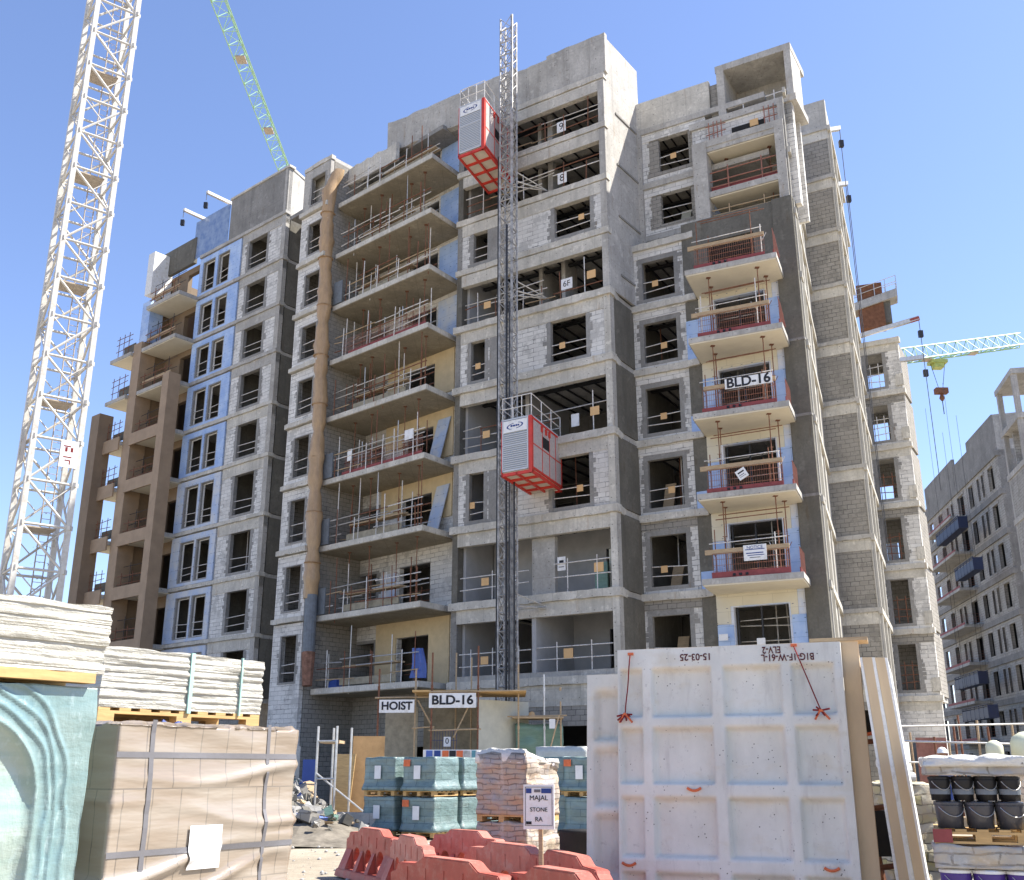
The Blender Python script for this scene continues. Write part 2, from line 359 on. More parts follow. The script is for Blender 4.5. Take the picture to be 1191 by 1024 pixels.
def messy_rails(fac, a0, a1, z0, off, parent, top=1.15):
    m = MB(); n = random.randint(4, 6); r = .026
    for i in range(n):
        a = a0 + (a1 - a0) * (i + random.uniform(.2, .8)) / n; t = random.uniform(-.05, .05); m.tube(fac.p(a, off + .04, z0), fac.p(a + t, off + .04, z0 + top + random.uniform(-.1, .9)), r); m.build('rail_post', random.choice(('rust', 'tubes')), parent); m = MB()
    for h in (.45, .95, 1.25):
        m = MB(); a = a0
        while a < a1 - .4:
            b = min(a1, a + random.uniform(1.6, 3.6)); j = random.uniform(-.12, .12)
            if random.random() < .82: m.tube(fac.p(a, off, z0 + h + j), fac.p(b, off + random.uniform(-.1, .05), z0 + h + j * .4), r); m.build('guard_rail', random.choice(('tubes', 'rust', 'wood', 'steel')), parent); m = MB()
            a = b - .1

def window(fac, a0, a1, z0, z1, off, jamb=.2, head=.22, sill=.12, mat='render', rail=True, tagged=False, sash=False, deep=.22):
    m = MB(); fac.wall(m, a0 - jamb, a1 + jamb, z0 - sill, z1 + head, off - deep, off + .012, [(a0, a1, z0, z1)])
    if jamb > .1:
        z = z0 - sill
        while z < z1 + head - .05:
            zt = min(z + .22, z1 + head)
            for sgn, e in ((-1, a0 - jamb), (1, a1 + jamb)):
                t_ = random.choice((0, 0, .06, .12, .2)) * random.uniform(.6, 1.2)
                if t_ > .02: fac.box(m, *sorted((e, e + sgn * t_)), off - .03, off + random.uniform(.004, .011), z, zt - random.uniform(0, .04))
            z = zt
    wd = m.build('window', mat, B)
    if sash:
        s_ = MB(); fac.wall(s_, a0, a1, z0, z1, off - .2, off - .14, [(a0 + .06, a1 - .06, z0 + .06, z1 - .06)]); s_.build('frame', 'white', wd)
    if rail: rails(fac, a0 + .01, a1 - .01, z0 - .1, off - .1, wd, 0, (.5 + random.uniform(-.05, .05), 1.0 + random.uniform(-.1, .05)), 'tubes', .022)
    if a1 - a0 > 1.2 and not sash:
        for q in range(random.randint(0, 2)):
            a = random.uniform(a0 + .2, a1 - .2); d_ = random.uniform(.7, 2.4); t = MB(); t.tube(fac.p(a, off - d_, z0 - .2), fac.p(a + random.uniform(-.1, .1), off - d_, z1 + .5), .03, 5); t.build('inner_prop', random.choice(('rust', 'steel', 'tubes')), wd)
        if random.random() < .45:
            a = random.uniform(a0 + .1, a1 - .7); t = MB(); hh = random.uniform(.5, 1.5); t.hexa([fac.p(a, off - .9, z0 - .2), fac.p(a + .5, off - .9, z0 - .2), fac.p(a + .5, off - .96, z0 - .2), fac.p(a, off - .96, z0 - .2), fac.p(a + .1, off - 1.3, z0 + hh), fac.p(a + .6, off - 1.3, z0 + hh), fac.p(a + .6, off - 1.36, z0 + hh), fac.p(a + .1, off - 1.36, z0 + hh)]); t.build('stored_board', random.choice(('ochre', 'ply', 'plaster', 'tarp_green', 'wood')), wd)
        if random.random() < .4:
            a = random.uniform(a0 + .2, a1 - .2); t = MB(); t.path([fac.p(a + .15 * math.sin(i * .9), off - .5, z1 - .1 * i) for i in range(random.randint(5, 12))], .012, 4); t.build('hanging_cable', 'black', wd)
    if tagged and random.random() < .82:
        c = a0 + (a1 - a0) * random.uniform(.15, .7); t = MB(); fac.box(t, c, c + .3, off - .07, off - .05, z0 + .6, z0 + .9); t.build('warning_tag', 'tag', wd)
    return wd
def runners(fac, a0, a1, z, depth, step=.75):
    m = MB(); a = a0 + .3
    while a < a1 - .2:
        fac.box(m, a, a + .05, -depth, -.6, z - .1, z - .02); a += step * random.uniform(.8, 1.2)
    fac.box(m, a0 + .2, a1 - .2, -1.7, -1.5, z - .32, z - .2)
    m.build('ceiling_runner', 'black', B)

# --- centre block
SM = 8.62
for k in range(10):
    z = ZM[k]
    part('ledge', 'beam', lambda m: (rough(m, FM, -.1, SM + .08, -.3, .14, z - .34, z), FR.box(m, .0, 2.5, -.3, .1, z - .34, z - .004)) if k < 6 else rough(m, FM, -.05, SM + .05, -.3, .05, z - .3, z))
    part('beam', 'beam', lambda m: FM.box(m, .33, SM - .3, -.3, -.004, z - .95, z - .34))
    part('floor_slab', 'concrete', lambda m: FM.box(m, .1, SM - .1, -8.2, -.3, z - .26, z - .02))
for k in range(9):
    z0, z1 = ZM[k], ZM[k + 1] - .34
    part('column', 'concrete', lambda m: FM.box(m, 0, .33, -.36, -.006, z0, z1))
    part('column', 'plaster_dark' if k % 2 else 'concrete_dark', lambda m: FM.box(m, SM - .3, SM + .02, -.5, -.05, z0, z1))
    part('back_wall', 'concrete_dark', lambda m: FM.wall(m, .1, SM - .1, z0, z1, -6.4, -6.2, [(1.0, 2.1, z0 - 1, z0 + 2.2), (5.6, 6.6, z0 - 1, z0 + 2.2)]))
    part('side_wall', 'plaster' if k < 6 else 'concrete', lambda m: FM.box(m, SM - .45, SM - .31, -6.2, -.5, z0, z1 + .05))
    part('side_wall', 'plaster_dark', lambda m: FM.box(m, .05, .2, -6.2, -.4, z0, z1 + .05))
    zc = ZM[k + 1] - .26
    runners(FM, .3, SM - .4, zc, 5.8)
    if k in (2, 4, 6):
        wins = [(1.28, 3.17), (6.88, 7.7)] if k < 6 else [(.92, 2.87), (6.77, 7.62)]
        zb, zt = z0 + .22, ZM[k + 1] - .95
        part('infill_wall', 'block', lambda m: FM.wall(m, .33, SM - .3, z0, ZM[k + 1] - .95, -.26, -.03, [(a - .2, b + .2, zb - .12, zt + 1) for a, b in wins] + [(5.75, 6.6, zb - .12, zt + 1)]))
        part('infill_panel', 'render', lambda m: FM.box(m, 5.75, 6.6, -.24, -.02, z0, ZM[k + 1] - .95))
        for (a, b), tg in zip(wins, (True, k < 6)): window(FM, a, b, zb, zt - .01, -.03, .2, .0, .2, 'render', True, tg)
    elif k == 0:
        part('partition_wall', 'plaster', lambda m: FM.box(m, 4.15, 4.36, -5, -.15, z0, z1)); part('partition_wall', 'plaster', lambda m: FM.wall(m, .4, 4.15, z0, z1, -3.6, -3.45, [(1.1, 2.3, z0 - 1, z0 + 2.3)]))
        part('upstand', 'concrete', lambda m: FM.box(m, .33, SM - .3, -.28, -.02, z0, z0 + .22))
        rails(FM, .4, 4.1, z0, -.12, B, 2, (.75, 1.25)); rails(FM, 4.4, 8.2, z0, -.12, B, 3, (.65, 1.2))
    elif k == 1:
        part('column_panel', 'concrete', lambda m: FM.box(m, 3.28, 4.45, -.6, -.35, z0, ZM[2] - .95)); part('partition_wall', 'plaster', lambda m: FM.wall(m, .4, 8.1, z0, z1, -2.9, -2.75, [(1.2, 2.0, z0 - 1, z0 + 2.3)]))
        rails(FM, .4, 3.2, z0, -.12, B, 2, (.7, 1.3)); rails(FM, 4.5, 8.2, z0, -.12, B, 1, (.6, 1.15))
        part('leaning_board', 'tarp_green', lambda m: FM.box(m, .95, 1.55, -.9, -.8, z0, z0 + 1.3)); part('leaning_board', 'ochre', lambda m: FM.box(m, .45, 1.0, -1.2, -1.1, z0, z0 + 1.9))
    elif k == 3:
        messy_rails(FM, .4, 8.2, z0, -.15, B); part('partition_wall', 'plaster', lambda m: FM.box(m, 5.1, 5.3, -5, -1.2, z0, z1))
        part('crate_panel', 'ochre', lambda m: FM.box(m, .4, 1.0, -1.6, -1.4, z0, z0 + 1.4))
    else:
        messy_rails(FM, .4, 8.2, z0, -.15, B); part('partition_wall', 'concrete', lambda m: FM.box(m, 4.4, 4.6, -5, -1.4, z0, z1))
        part('stub_wall', 'concrete', lambda m: FM.box(m, 3.0 if k < 7 else 3.6, 3.2 if k < 7 else 3.9, -2.4, -1.2, z0, z1))
    if k in (0, 1, 3, 5):
        part('warning_tag', 'tag', lambda m: FM.box(m, .75 if k != 0 else 2.3, 1.2 if k != 0 else 2.75, -.1, -.08, z0 + .75, z0 + 1.15)); part('warning_tag', 'tag', lambda m: FM.box(m, 6.6, 7.0, -.1, -.08, z0 + .7, z0 + 1.05))
part('parapet', 'concrete', lambda m: (rough(m, FM, -.15, 3.2, -.25, 0, ZM[9], 36.35, .05), rough(m, FM, 3.2, 5.1, -.25, -.03, ZM[9], 36.15, .05), rough(m, FM, 5.1, SM, -.25, -.01, ZM[9], 36.4, .05)))
part('parapet', 'concrete', lambda m: rough(m, FM, SM, 13.62, -.3, -.0, 34.35, 36.3, .10, .45)); part('parapet_soffit', 'concrete_dark', lambda m: FM.box(m, SM, 13.4, -1.5, -.3, 34.3, 34.6))
# floor number boards and notices
def board(fac, a, z, w_, h, off, text, parent=B, name='number_board', size=.4, mat='whitesign', ink='ink', letter=True):
    m = MB(); fac.box(m, a - w_ / 2, a + w_ / 2, off, off + .02, z, z + h); o = m.build(name, mat, parent)
    if text: letters(text, size, ink, 'lettering', o, fac.frame(a, off + .022, z + h / 2))
    return o
board(FM, 2.45, ZM[8] + .35, .5, .6, -.12, '9', size=.55); board(FM, 2.45, ZM[7] + .3, .5, .6, -.12, '8', size=.55); board(FM, 2.3, ZM[5] + .55, .6, .55, -.12, '6F', size=.42)
board(FM, 2.2, ZM[3] + .55, .4, .6, -.5, None, name='notice'); n_ = board(FM, 2.85, ZM[1] + 1.0, .4, .6, -.2, None, name='notice')
m = MB(); FM.box(m, 2.74, 2.96, -.178, -.172, ZM[1] + 1.3, ZM[1] + 1.45); m.build('printed_block', 'ink', n_); m = MB(); FM.box(m, 2.72, 2.98, -.178, -.172, ZM[1] + 1.14, ZM[1] + 1.18); m.build('printed_line', 'strap', n_)
board(FM, 5.35, ZM[1] + .6, .35, .5, -.2, None, name='notice')
# ground storey of the centre block
part('ground_wall', 'block_grey', lambda m: FM.wall(m, 0, SM, 0, 5.0, -.3, -.05, [(.3, 3.3, -1, 3.3), (4.2, 6.4, -1, 3.0)])); part('ground_beam', 'beam', lambda m: FM.box(m, 0, SM, -.28, -.02, 4.1, 4.96)); part('room_shade', 'dark', lambda m: FM.box(m, .1, SM, -7, -5.5, 0, 4.9))  # last box: near-black colour painted in for the unlit room behind the openings
# return wall to the right
part('return_wall', 'beam', lambda m: FR.wall(m, .0, 2.46, 0, ZM[5] - .3, -.3, -.01, [])); part('return_wall', 'concrete', lambda m: FRU.box(m, .02, 3.4, -.3, 0, ZM[5], 36.35))
for z in ZM[5:9]: part('joint_strip', 'concrete_dark', lambda m: FRU.box(m, .9, 3.2, 0, .05, z + 1.0, z + 1.1))
part('core_wall', 'dark', lambda m: FM.box(m, -.5, 9, -8.6, -8.4, 0, 34))  # coloured near-black so the interior shade is painted on and sky stays hidden
# --- right wing
SW = 3.0
for k in range(7):
    z = Z[k]
    part('ledge', 'beam', lambda m: rough(m, FW, 0, SW + .55, -.3, .14, z - .32, z)); part('beam', 'block_grey' if k in (1, 2) else 'block', lambda m: FW.box(m, 0, SW, -.3, -.004, z - .72, z - .32))
    part('floor_slab', 'concrete', lambda m: FW.box(m, .1, 7.2, -6, -.3, z - .265, z - .025))
for k in range(6):
    z0, z1 = Z[k], Z[k + 1] - .72
    wn = (.72 + .04 * k, 2.42 + .02 * k)
    part('infill_wall', 'block', lambda m: FW.wall(m, 0, SW, z0, z1, -.26, -.03, [(wn[0] - .2, wn[1] + .2, z0 + .14, z1 - .0)]))
    window(FW, wn[0], wn[1], z0 + .3, z1 - .24, -.03, .2, .24, .16, 'render', True, k in (1, 2, 3, 4, 5))
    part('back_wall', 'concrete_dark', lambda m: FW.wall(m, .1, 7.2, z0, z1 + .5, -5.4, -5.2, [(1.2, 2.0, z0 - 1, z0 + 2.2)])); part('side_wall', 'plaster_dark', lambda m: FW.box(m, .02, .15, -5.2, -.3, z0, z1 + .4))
    runners(FW, .3, 3.0, Z[k + 1] - .27, 4.8, .55)
    # dark plaster strip and insulated recess wall behind the balconies
    part('plaster_strip', 'plaster_dark', lambda m: FW.box(m, SW, 3.62, -.3, .02, z0 + .35 if k else 0, Z[k + 1] - .33))
    top = Z[k + 1] - .2
    if k < 5:
        part('recess_wall', 'xps_white' if k in (0, 1, 2) else 'xps_white', lambda m: FW.wall(m, 3.62, 7.3, z0 if k else 0, top, -.3, -.02, [(4.33, 6.62, z0 - 9 if not k else z0 + .02, z0 + 2.68)]))
        part('lintel_board', 'cream_board', lambda m: FW.wall(m, 3.62, 7.0, z0 + 2.0, top - .003, -.1, .02, [(4.2, 6.7, z0 + 1.9, z0 + 2.72)]))
        part('insulation_panel', 'xps', lambda m: FW.box(m, 6.72, 7.3, -.02, .03, z0 + .1, z0 + 2.2)); part('insulation_panel', 'xps', lambda m: FW.box(m, 3.62, 4.3, -.02, .03, z0 + .05, z0 + (1.95 if k != 3 else 2.4)))
        if k > 0: part('insulation_panel', 'xps', lambda m: FW.box(m, 3.0 if k > 2 else 3.05, 3.7, .02, .07, z0 + .0, z0 + (1.9 if k > 3 else .75)))
        dw = window(FW, 4.33, 6.62, z0 + .05, z0 + 2.65, -.02, .0, .0, .0, 'render', False)
        fr = MB()
        for a in (4.4, 5.4, 6.55): FW.box(fr, a, a + .07, -.3, -.22, z0, z0 + 2.65)
        fr.build('door_frame', 'black', dw)
        rails(FW, 4.4, 6.6, z0 + .7, -.6, dw, 0, (.6, 1.2, 1.5), 'steel')
part('plaster_strip', 'plaster_dark', lambda m: FW.wall(m, 3.0, 8.25, Z[5], 26.05, -.3, .06, [(4.2, 6.4, Z[5], Z[5] + 2.4)]))
part('corner_pier', 'plaster_dark', lambda m: FW.box(m, 7.34, 8.25, -.9, .12, 0, 26.1))
for k in range(2, 5): part('pier_ring', 'concrete_dark', lambda m: FW.box(m, 7.32, 8.27, -.9, .14, Z[k] - .08, Z[k] + .04))
part('room_shade', 'dark', lambda m: FW.box(m, .2, 7.4, -4.6, -4.4, 0, 5.1)); part('ground_wall', 'block_grey', lambda m: FW.wall(m, 0, 3.0, 0, 4.6, -.26, -.05, [(.7, 2.4, -1, 2.6)]))  # near-black sheet stands in for the shade inside the ground openings
# wing balconies
FLp, FRp, BRp = Vector((7.55, 40.8)), Vector((11.14, 39.05)), Vector((12.08, 41.35)); BLp = Vector((8.45, 43.05))
WB = Fac(FLp, FRp - FLp)
def slab(m, pts, z0, z1):
    n = len(pts); i = len(m.v)
    for zz in (z0, z1): m.v += [Vector((p.x, p.y, zz)) for p in pts]
    m.f += [tuple(i + j for j in reversed(range(n))), tuple(i + n + j for j in range(n))] + [(i + j, i + (j + 1) % n, i + n + (j + 1) % n, i + n + j) for j in range(n)]
def inset(pts, t):
    c = sum(pts, Vector((0, 0))) / len(pts); return [p + (c - p).normalized() * t for p in pts]
def mesh_panel(fac, a0, a1, z0, z1, off, parent, name='mesh_panel', mat='redmesh', st=.09):
    m = MB(); n = int((a1 - a0) / st)
    for i in range(n + 1): a = a0 + (a1 - a0) * i / n; m.tube(fac.p(a, off, z0), fac.p(a, off, z1), .007, 3)
    for i in range(5): z = z0 + (z1 - z0) * i / 4; m.tube(fac.p(a0, off, z), fac.p(a1, off, z), .009, 3)
    return m.build(name, mat, parent)
WBR = Fac(FRp, BRp - FRp); WBL = Fac(FLp, BLp - FLp)
wing_balc = {}
for k in range(1, 6):
    z = Z[k]; pts = [FLp, FRp, BRp, BLp]
    bal = part('balcony', 'concrete', lambda m: slab(m, pts, z - .24, z)); wing_balc[k] = bal
    part('soffit', 'cream', lambda m: slab(m, inset(pts, .06), z - .29, z - .24), bal)
    W = WB.d.to_3d()
    mesh_panel(WB, .45, 3.5, z + .05, z + 1.0, -.12, bal); mesh_panel(WBR, .1, 1.6, z + .05, z + 1.0, -.1, bal)
    part('toe_board', 'redboard', lambda m: (WB.box(m, .4, 3.5, -.12, -.09, z + .0, z + .2 + .05 * (k == 1)), WBR.box(m, .08, 1.6, -.14, -.1, z, z + .2)), bal)
    part('hand_board', 'wood', lambda m: WB.box(m, .15 if k != 3 else .5, 3.5, -.2, -.14, z + .98, z + 1.18), bal)
    mk = MB()
    for a in (1.3, 1.55, 1.8): mk.lathe(WB.p(a + (.2 if k == 3 else 0), -.085, z + .06), [(.06, 0), (.06, .09)], 8)
    mk.build('toe_board_mark', 'ink', bal)
    if k in (4, 5): part('end_frame', 'redmesh', lambda m: [m.tube(WBR.p(.1 + .12 * i, -.02 + .02 * i, z), WBR.p(.1 + .14 * i, -.1, z + 1.2), .02, 5) for i in range(0, 6, 2)], bal)
# upper wing: set back storeys, frame with two loggias, roof box
for k, (z0, z1) in enumerate(((22.6, 26.45), (26.43, 29.35), (29.35, 32.5))):
    part('beam', 'block', lambda m: FU.box(m, -.2, 3.6, -.3, -.004, z1 - .75, z1 - .3)); part('ledge', 'concrete', lambda m: FU.box(m, -.2, 6.6, -.3, .08, z1 - .3, z1))
    if k: window(FU, 1.12, 2.68, z0 + .5, z1 - .82, -.03, .5, .0, .2, 'block_grey', True, True)
    if k: part('infill_wall', 'block', lambda m: FU.wall(m, -.2, 3.6, z0, z1 - .75, -.26, -.03, [(.62, 3.18, z0 + .3, z1)]))
    part('floor_slab', 'concrete', lambda m: FU.box(m, 0, 6.3, -6, -.3, z1 - .27, z1 - .03)); part('back_wall', 'plaster_dark', lambda m: FU.box(m, 0, 6.2, -4.2, -4, z0, z1)) if k else None  # back wall takes the dark plaster colour to paint in the interior shade
    runners(FU, .2, 3.4, z1 - .27, 3.8, .5)
part('parapet', 'beam', lambda m: FU.box(m, -.2, 3.9, -.25, 0, 32.5, 34.15)); part('pilaster', 'concrete', lambda m: FU.box(m, -.2, .25, -.2, .1, 26.1, 32.2))
part('frame_column', 'concrete', lambda m: FW.box(m, 3.75, 4.45, -.7, .0, 25.95, 30.2)); part('frame_column', 'concrete', lambda m: FW.box(m, 7.72, 8.15, -.7, .0, 25.95, 30.2))
part('frame_beam', 'concrete', lambda m: FW.box(m, 4.45, 7.72, -.7, -.01, 29.85, 30.2)); part('frame_wall', 'block', lambda m: FW.wall(m, 3.2, 8.4, 26.0, 31.35, -2.6, -2.4, [(4.9, 7.3, 26.3, 28.6)]))
for i, (za, zb) in enumerate(((27.15, 27.45), (29.6, 29.85))):
    part('loggia_slab', 'concrete', lambda m: FW.box(m, 4.45, 7.72, -2.4, -.05, za, zb)); part('soffit', 'cream', lambda m: FW.box(m, 4.47, 7.7, -2.38, -.12, za - .05, za))
rails(FW, 4.5, 7.7, 27.45, -.2, B, 2, (.25, .55, 1.05), 'redmesh', .03); part('toe_board', 'redboard', lambda m: FW.box(m, 4.5, 7.7, -.4, -.3, 27.45, 27.75))
rails(FW, 4.5, 7.7, 26.0, -.2, B, 2, (.2, .45), 'wood', .03)
part('band_wall', 'block', lambda m: FW.box(m, 3.6, 8.5, -.9, -.6, 30.2, 31.4)); part('band_wall', 'block', lambda m: FW.box(m, 8.15, 8.5, -1, -.6, 26, 31.4))
part('slot', 'dark', lambda m: FW.box(m, 5.6, 7.2, -.62, -.55, 30.55, 30.85)); part('slot_board', 'tag', lambda m: FW.box(m, 6.5, 6.9, -.58, -.5, 30.6, 30.95))
rails(FW, 4.4, 5.4, 30.2, -.3, B, 4, (.5, .9), 'redmesh', .025); rails(FW, 7.2, 7.9, 30.2, -.3, B, 3, (.5, .9), 'redmesh', .025)
part('roof_box', 'concrete', lambda m: (FW.box(m, 3.5, 8.75, -2.8, -.5, 31.35, 31.7), FW.box(m, 4.95, 5.32, -3.2, -.8, 31.7, 34.4), FW.box(m, 8.3, 8.62, -2.6, -.8, 31.7, 34.4), FW.box(m, 4.9, 8.64, -3.3, -.8, 34.4, 34.75), FW.box(m, 5.32, 8.3, -3.2, -3.0, 31.7, 34.4)))
part('upstand', 'block_grey', lambda m: FW.box(m, 4.55, 4.95, -2, -1.0, 31.7, 33.9)); rails(FW, 5.4, 8.3, 31.7, -.9, B, 2, (.55,), 'tubes', .03)
# right side wall going back, with slab edges, sills and pilasters catching the sun
c0 = FW.p(8.25, 0, 0); FS = Fac((c0.x, c0.y), (.345, .94))
part('side_facade', 'side_cream', lambda m: FS.wall(m, .12, 9, 0, 31.4, -.05, 0, [(a, a + 1.3, z + .5, z + 2.5) for z in Z[:8] for a in (1.3, 3.6, 6.0)])); part('side_backing', 'concrete', lambda m: FS.box(m, .2, 9, -.3, -.05, 0, 31.4))
for z in Z[1:9]: part('side_ledge', 'side_cream', lambda m: FS.box(m, .1, 8.9, 0, .13, z - .3, z))
[part('side_pilaster', 'side_cream', lambda m: FS.box(m, a, a + .3, 0, .07, 0, 26)) for a in (.15, 2.9, 5.3)]
FT = Fac((15.8, 48.95), (.868, -.497))
for k in range(10):
    z0 = Z[k - 1] if k else 0; z1 = Z[k] if k < 9 else 34.9
    part('end_wall', 'block_grey', lambda m: FT.box(m, -.6, 1.5, -.3, -.03, z0, z1 - .75)); part('beam', 'beam', lambda m: FT.box(m, -.6, 1.5, -.3, .0, z1 - .75, z1 - .2)); part('ledge', 'concrete', lambda m: rough(m, FT, -.6, 1.62, -.3, .1, z1 - .2, z1))
part('parapet', 'concrete', lambda m: FT.box(m, -.6, 1.5, -.25, 0, 34.9, 36.6))
c1 = FT.p(1.5, 0, 0); FS2 = Fac((c1.x, c1.y), (.385, .92))
part('side_facade', 'side_cream', lambda m: FS2.wall(m, 0, 8.3, 0, 36.5, -.05, 0, [(a, a + 1.2, z + .5, z + 2.5) for z in Z[:9] for a in (1.3, 3.6, 5.8)])); part('side_backing', 'concrete', lambda m: FS2.box(m, .1, 8.3, -.3, -.05, 0, 36.5))
for z in Z[1:10]: part('side_ledge', 'side_cream', lambda m: FS2.box(m, -.1, 8.2, 0, .16, z - .3, z))
[part('side_pilaster', 'side_cream', lambda m: FS2.box(m, a, a + .3, 0, .13, 0, 34.5)) for a in (.1, 2.8, 5.2)]
FX = Fac((22.4, 55.4), (-.868, .497))
for k in range(7):
    z0 = Z[k - 1] if k else 0; z1 = Z[k]
    part('ledge', 'beam', lambda m: rough(m, FX, -.12, 3.6, -.3, .12, z1 - .3, z1)); part('beam', 'block_grey' if k % 2 else 'beam', lambda m: FX.box(m, 0, 3.6, -.3, -.01, z1 - .75, z1 - .3))
    if k:
        part('infill_wall', 'block', lambda m: FX.wall(m, 0, 3.6, z0, z1 - .75, -.25, -.03, [(.76, 2.1, z0 + .15, z1)])); wd = window(FX, .96, 1.9, z0 + .3, z1 - .8, -.03, .2, .04, .15, 'render', False)
        rails(FX, .98, 1.88, z0 + .3, -.15, wd, 2, (.4, .8, 1.3), 'rust' if k < 5 else 'tubes'); part('cornice_block', 'beam', lambda m: FX.box(m, -.1, .3, -.03, .1, z0 + .2, z0 + .9))
        part('side_wall', 'block_grey', lambda m: (FX.wall(m, 0, .2, z0, z1 - .3, -3, -.25, []), FX.wall(m, .3, 3.6, z0, z1 - .3, -3.2, -3, [(2.0 - .1 * k, 2.9, z0 + .5, z1 - (.9 if k > 4 else 1.6))] if k > 2 else [])))
    else: part('ground_wall', 'block', lambda m: FX.wall(m, 0, 3.6, 0, z1 - .75, -.25, -.03, [(.9, 2.4, -1, 3)]))
    part('floor_slab', 'concrete', lambda m: FX.box(m, .1, 3.6, -3.2, -.3, z1 - .27, z1 - .04))
# --- left block
for k in range(10):
    z = ZL[k]
    part('ledge', 'beam' if k < 6 else 'concrete', lambda m: (rough(m, FL, -.08, 9.35, -.3, .1, z - .22, z), FLR.box(m, .0, 2.4, -.3, .08, z - .22, z - .004))); part('beam', 'beam' if k < 6 else 'concrete', lambda m: FL.box(m, 0, 4.5, -.3, -.0, z - .85, z - .22))
    part('floor_slab', 'concrete', lambda m: FL.box(m, .1, 9.3, -6, -.3, z - .27, z - .03))
for k in range(9):
    z0, z1 = ZL[k], ZL[k + 1]
    sh = (k - 4) * .11; a, b = 1.42 + sh, 3.33 + sh
    part('infill_wall', 'block', lambda m: FL.wall(m, .3, 4.5, z0, z1 - .85, -.26, -.03, [(a - .2, b + .25, z0 + .1, z1)])); part('column', 'concrete', lambda m: FL.box(m, 0, .3, -.3, -.005, z0, z1 - .22))
    window(FL, a, b, z0 + .25, z1 - .87, -.03, .2, .01, .15, 'render', True, False)
    bl = 'xps' if k > 3 else 'xps_worn'; x0 = 4.6; ws = [(5.5 + sh, 6.7 + sh * .8), (7.15 + sh, 8.45 + sh * .8)]
    part('insulation_panel', bl, lambda m: FL.wall(m, x0, 9.3, z0 + .03, z1 - .32, -.06, .05, [(a - .12, b + .12, z0 + .2, z1 - .68) for a, b in ws])); part('infill_wall', 'block_grey', lambda m: FL.wall(m, 4.5, 9.3, z0, z1 - .22, -.28, -.06, [(a - .1, b + .1, z0 + .2, z1 - .68) for a, b in ws]))
    for a2, b2 in ws: window(FL, a2, b2, z0 + .28, z1 - .74, -.0, .1, .05, .08, 'render', True, False, True)
    part('back_wall', 'plaster_dark', lambda m: FL.box(m, .1, 9.3, -4.4, -4.2, z0, z1)); part('partition_wall', 'plaster_dark', lambda m: FL.box(m, 4.0, 4.2, -4.2, -.4, z0, z1 - .25)); part('side_wall', 'plaster_dark', lambda m: FL.box(m, .05, .2, -4.2, -.4, z0, z1 - .25)); part('side_wall', 'plaster_dark', lambda m: FL.box(m, 9.1, 9.25, -4.2, -.35, z0, z1 - .25))  # dark plaster colour on inner walls paints the shade seen through the windows
part('parapet', 'concrete_dark', lambda m: FL.box(m, .02, 6.2, -.3, .02, 35.0, 38.1)); part('parapet_cap', 'beam', lambda m: (FL.box(m, -.1, 6.3, -.4, .08, 38.1, 38.25), FLR.box(m, 0, 3.5, -.35, .06, 38.1, 38.25)))
part('return_wall', 'concrete', lambda m: FLR.box(m, .02, 3.4, -.3, -.0, 27.0, 38.1)); part('return_wall', 'concrete', lambda m: FLR.box(m, .02, 3.0, -.3, -.01, 0, 27.0)); part('ground_wall', 'block_grey', lambda m: FL.box(m, 0, 9.3, -.3, -.05, 0, 5.08))
part('debris_net', 'netting', lambda m: FL.box(m, 6.3, 10.3, .02, .06, 35.0, 37.9)); part('parapet', 'plaster_dark', lambda m: FL.box(m, 10.0, 13.9, -.1, .15, 34.7, 36.65))
# tan balcony bay on the far left
part('bay_wall', 'tan_dark', lambda m: FL.wall(m, 9.35, 14.2, 0, 34.7, -.6, -.3, [(9.7, 11.2, z + .1, z + 2.4) for z in ZL[:9]])); part('room_shade', 'dark', lambda m: FL.box(m, 9.4, 14, -3, -2.8, 0, 34))  # near-black sheet stands in for interior shade behind the bay holes
part('stone_pier', 'tan', lambda m: FL.box(m, 8.75, 9.5, .95, 1.8, 0, 25.9)); part('stone_pier', 'tan', lambda m: FL.box(m, 13.2, 14.2, .4, 1.5, 0, 29.3)); part('stone_pier', 'tan_dark', lambda m: FL.box(m, 16.2, 17.3, 1.3, 2.3, 0, 24.6))
part('side_cladding', 'tan_dark', lambda m: FL.box(m, 13.3, 14.1, -2.9, .4, 0, 34.6))
part('insulation_panel', 'xps', lambda m: FL.box(m, 13.0, 14.0, .3, 1.3, 29.3, 32.4)); part('white_panel', 'white', lambda m: FL.box(m, 13.2, 14.0, -.2, 1.3, 33.0, 36.2))
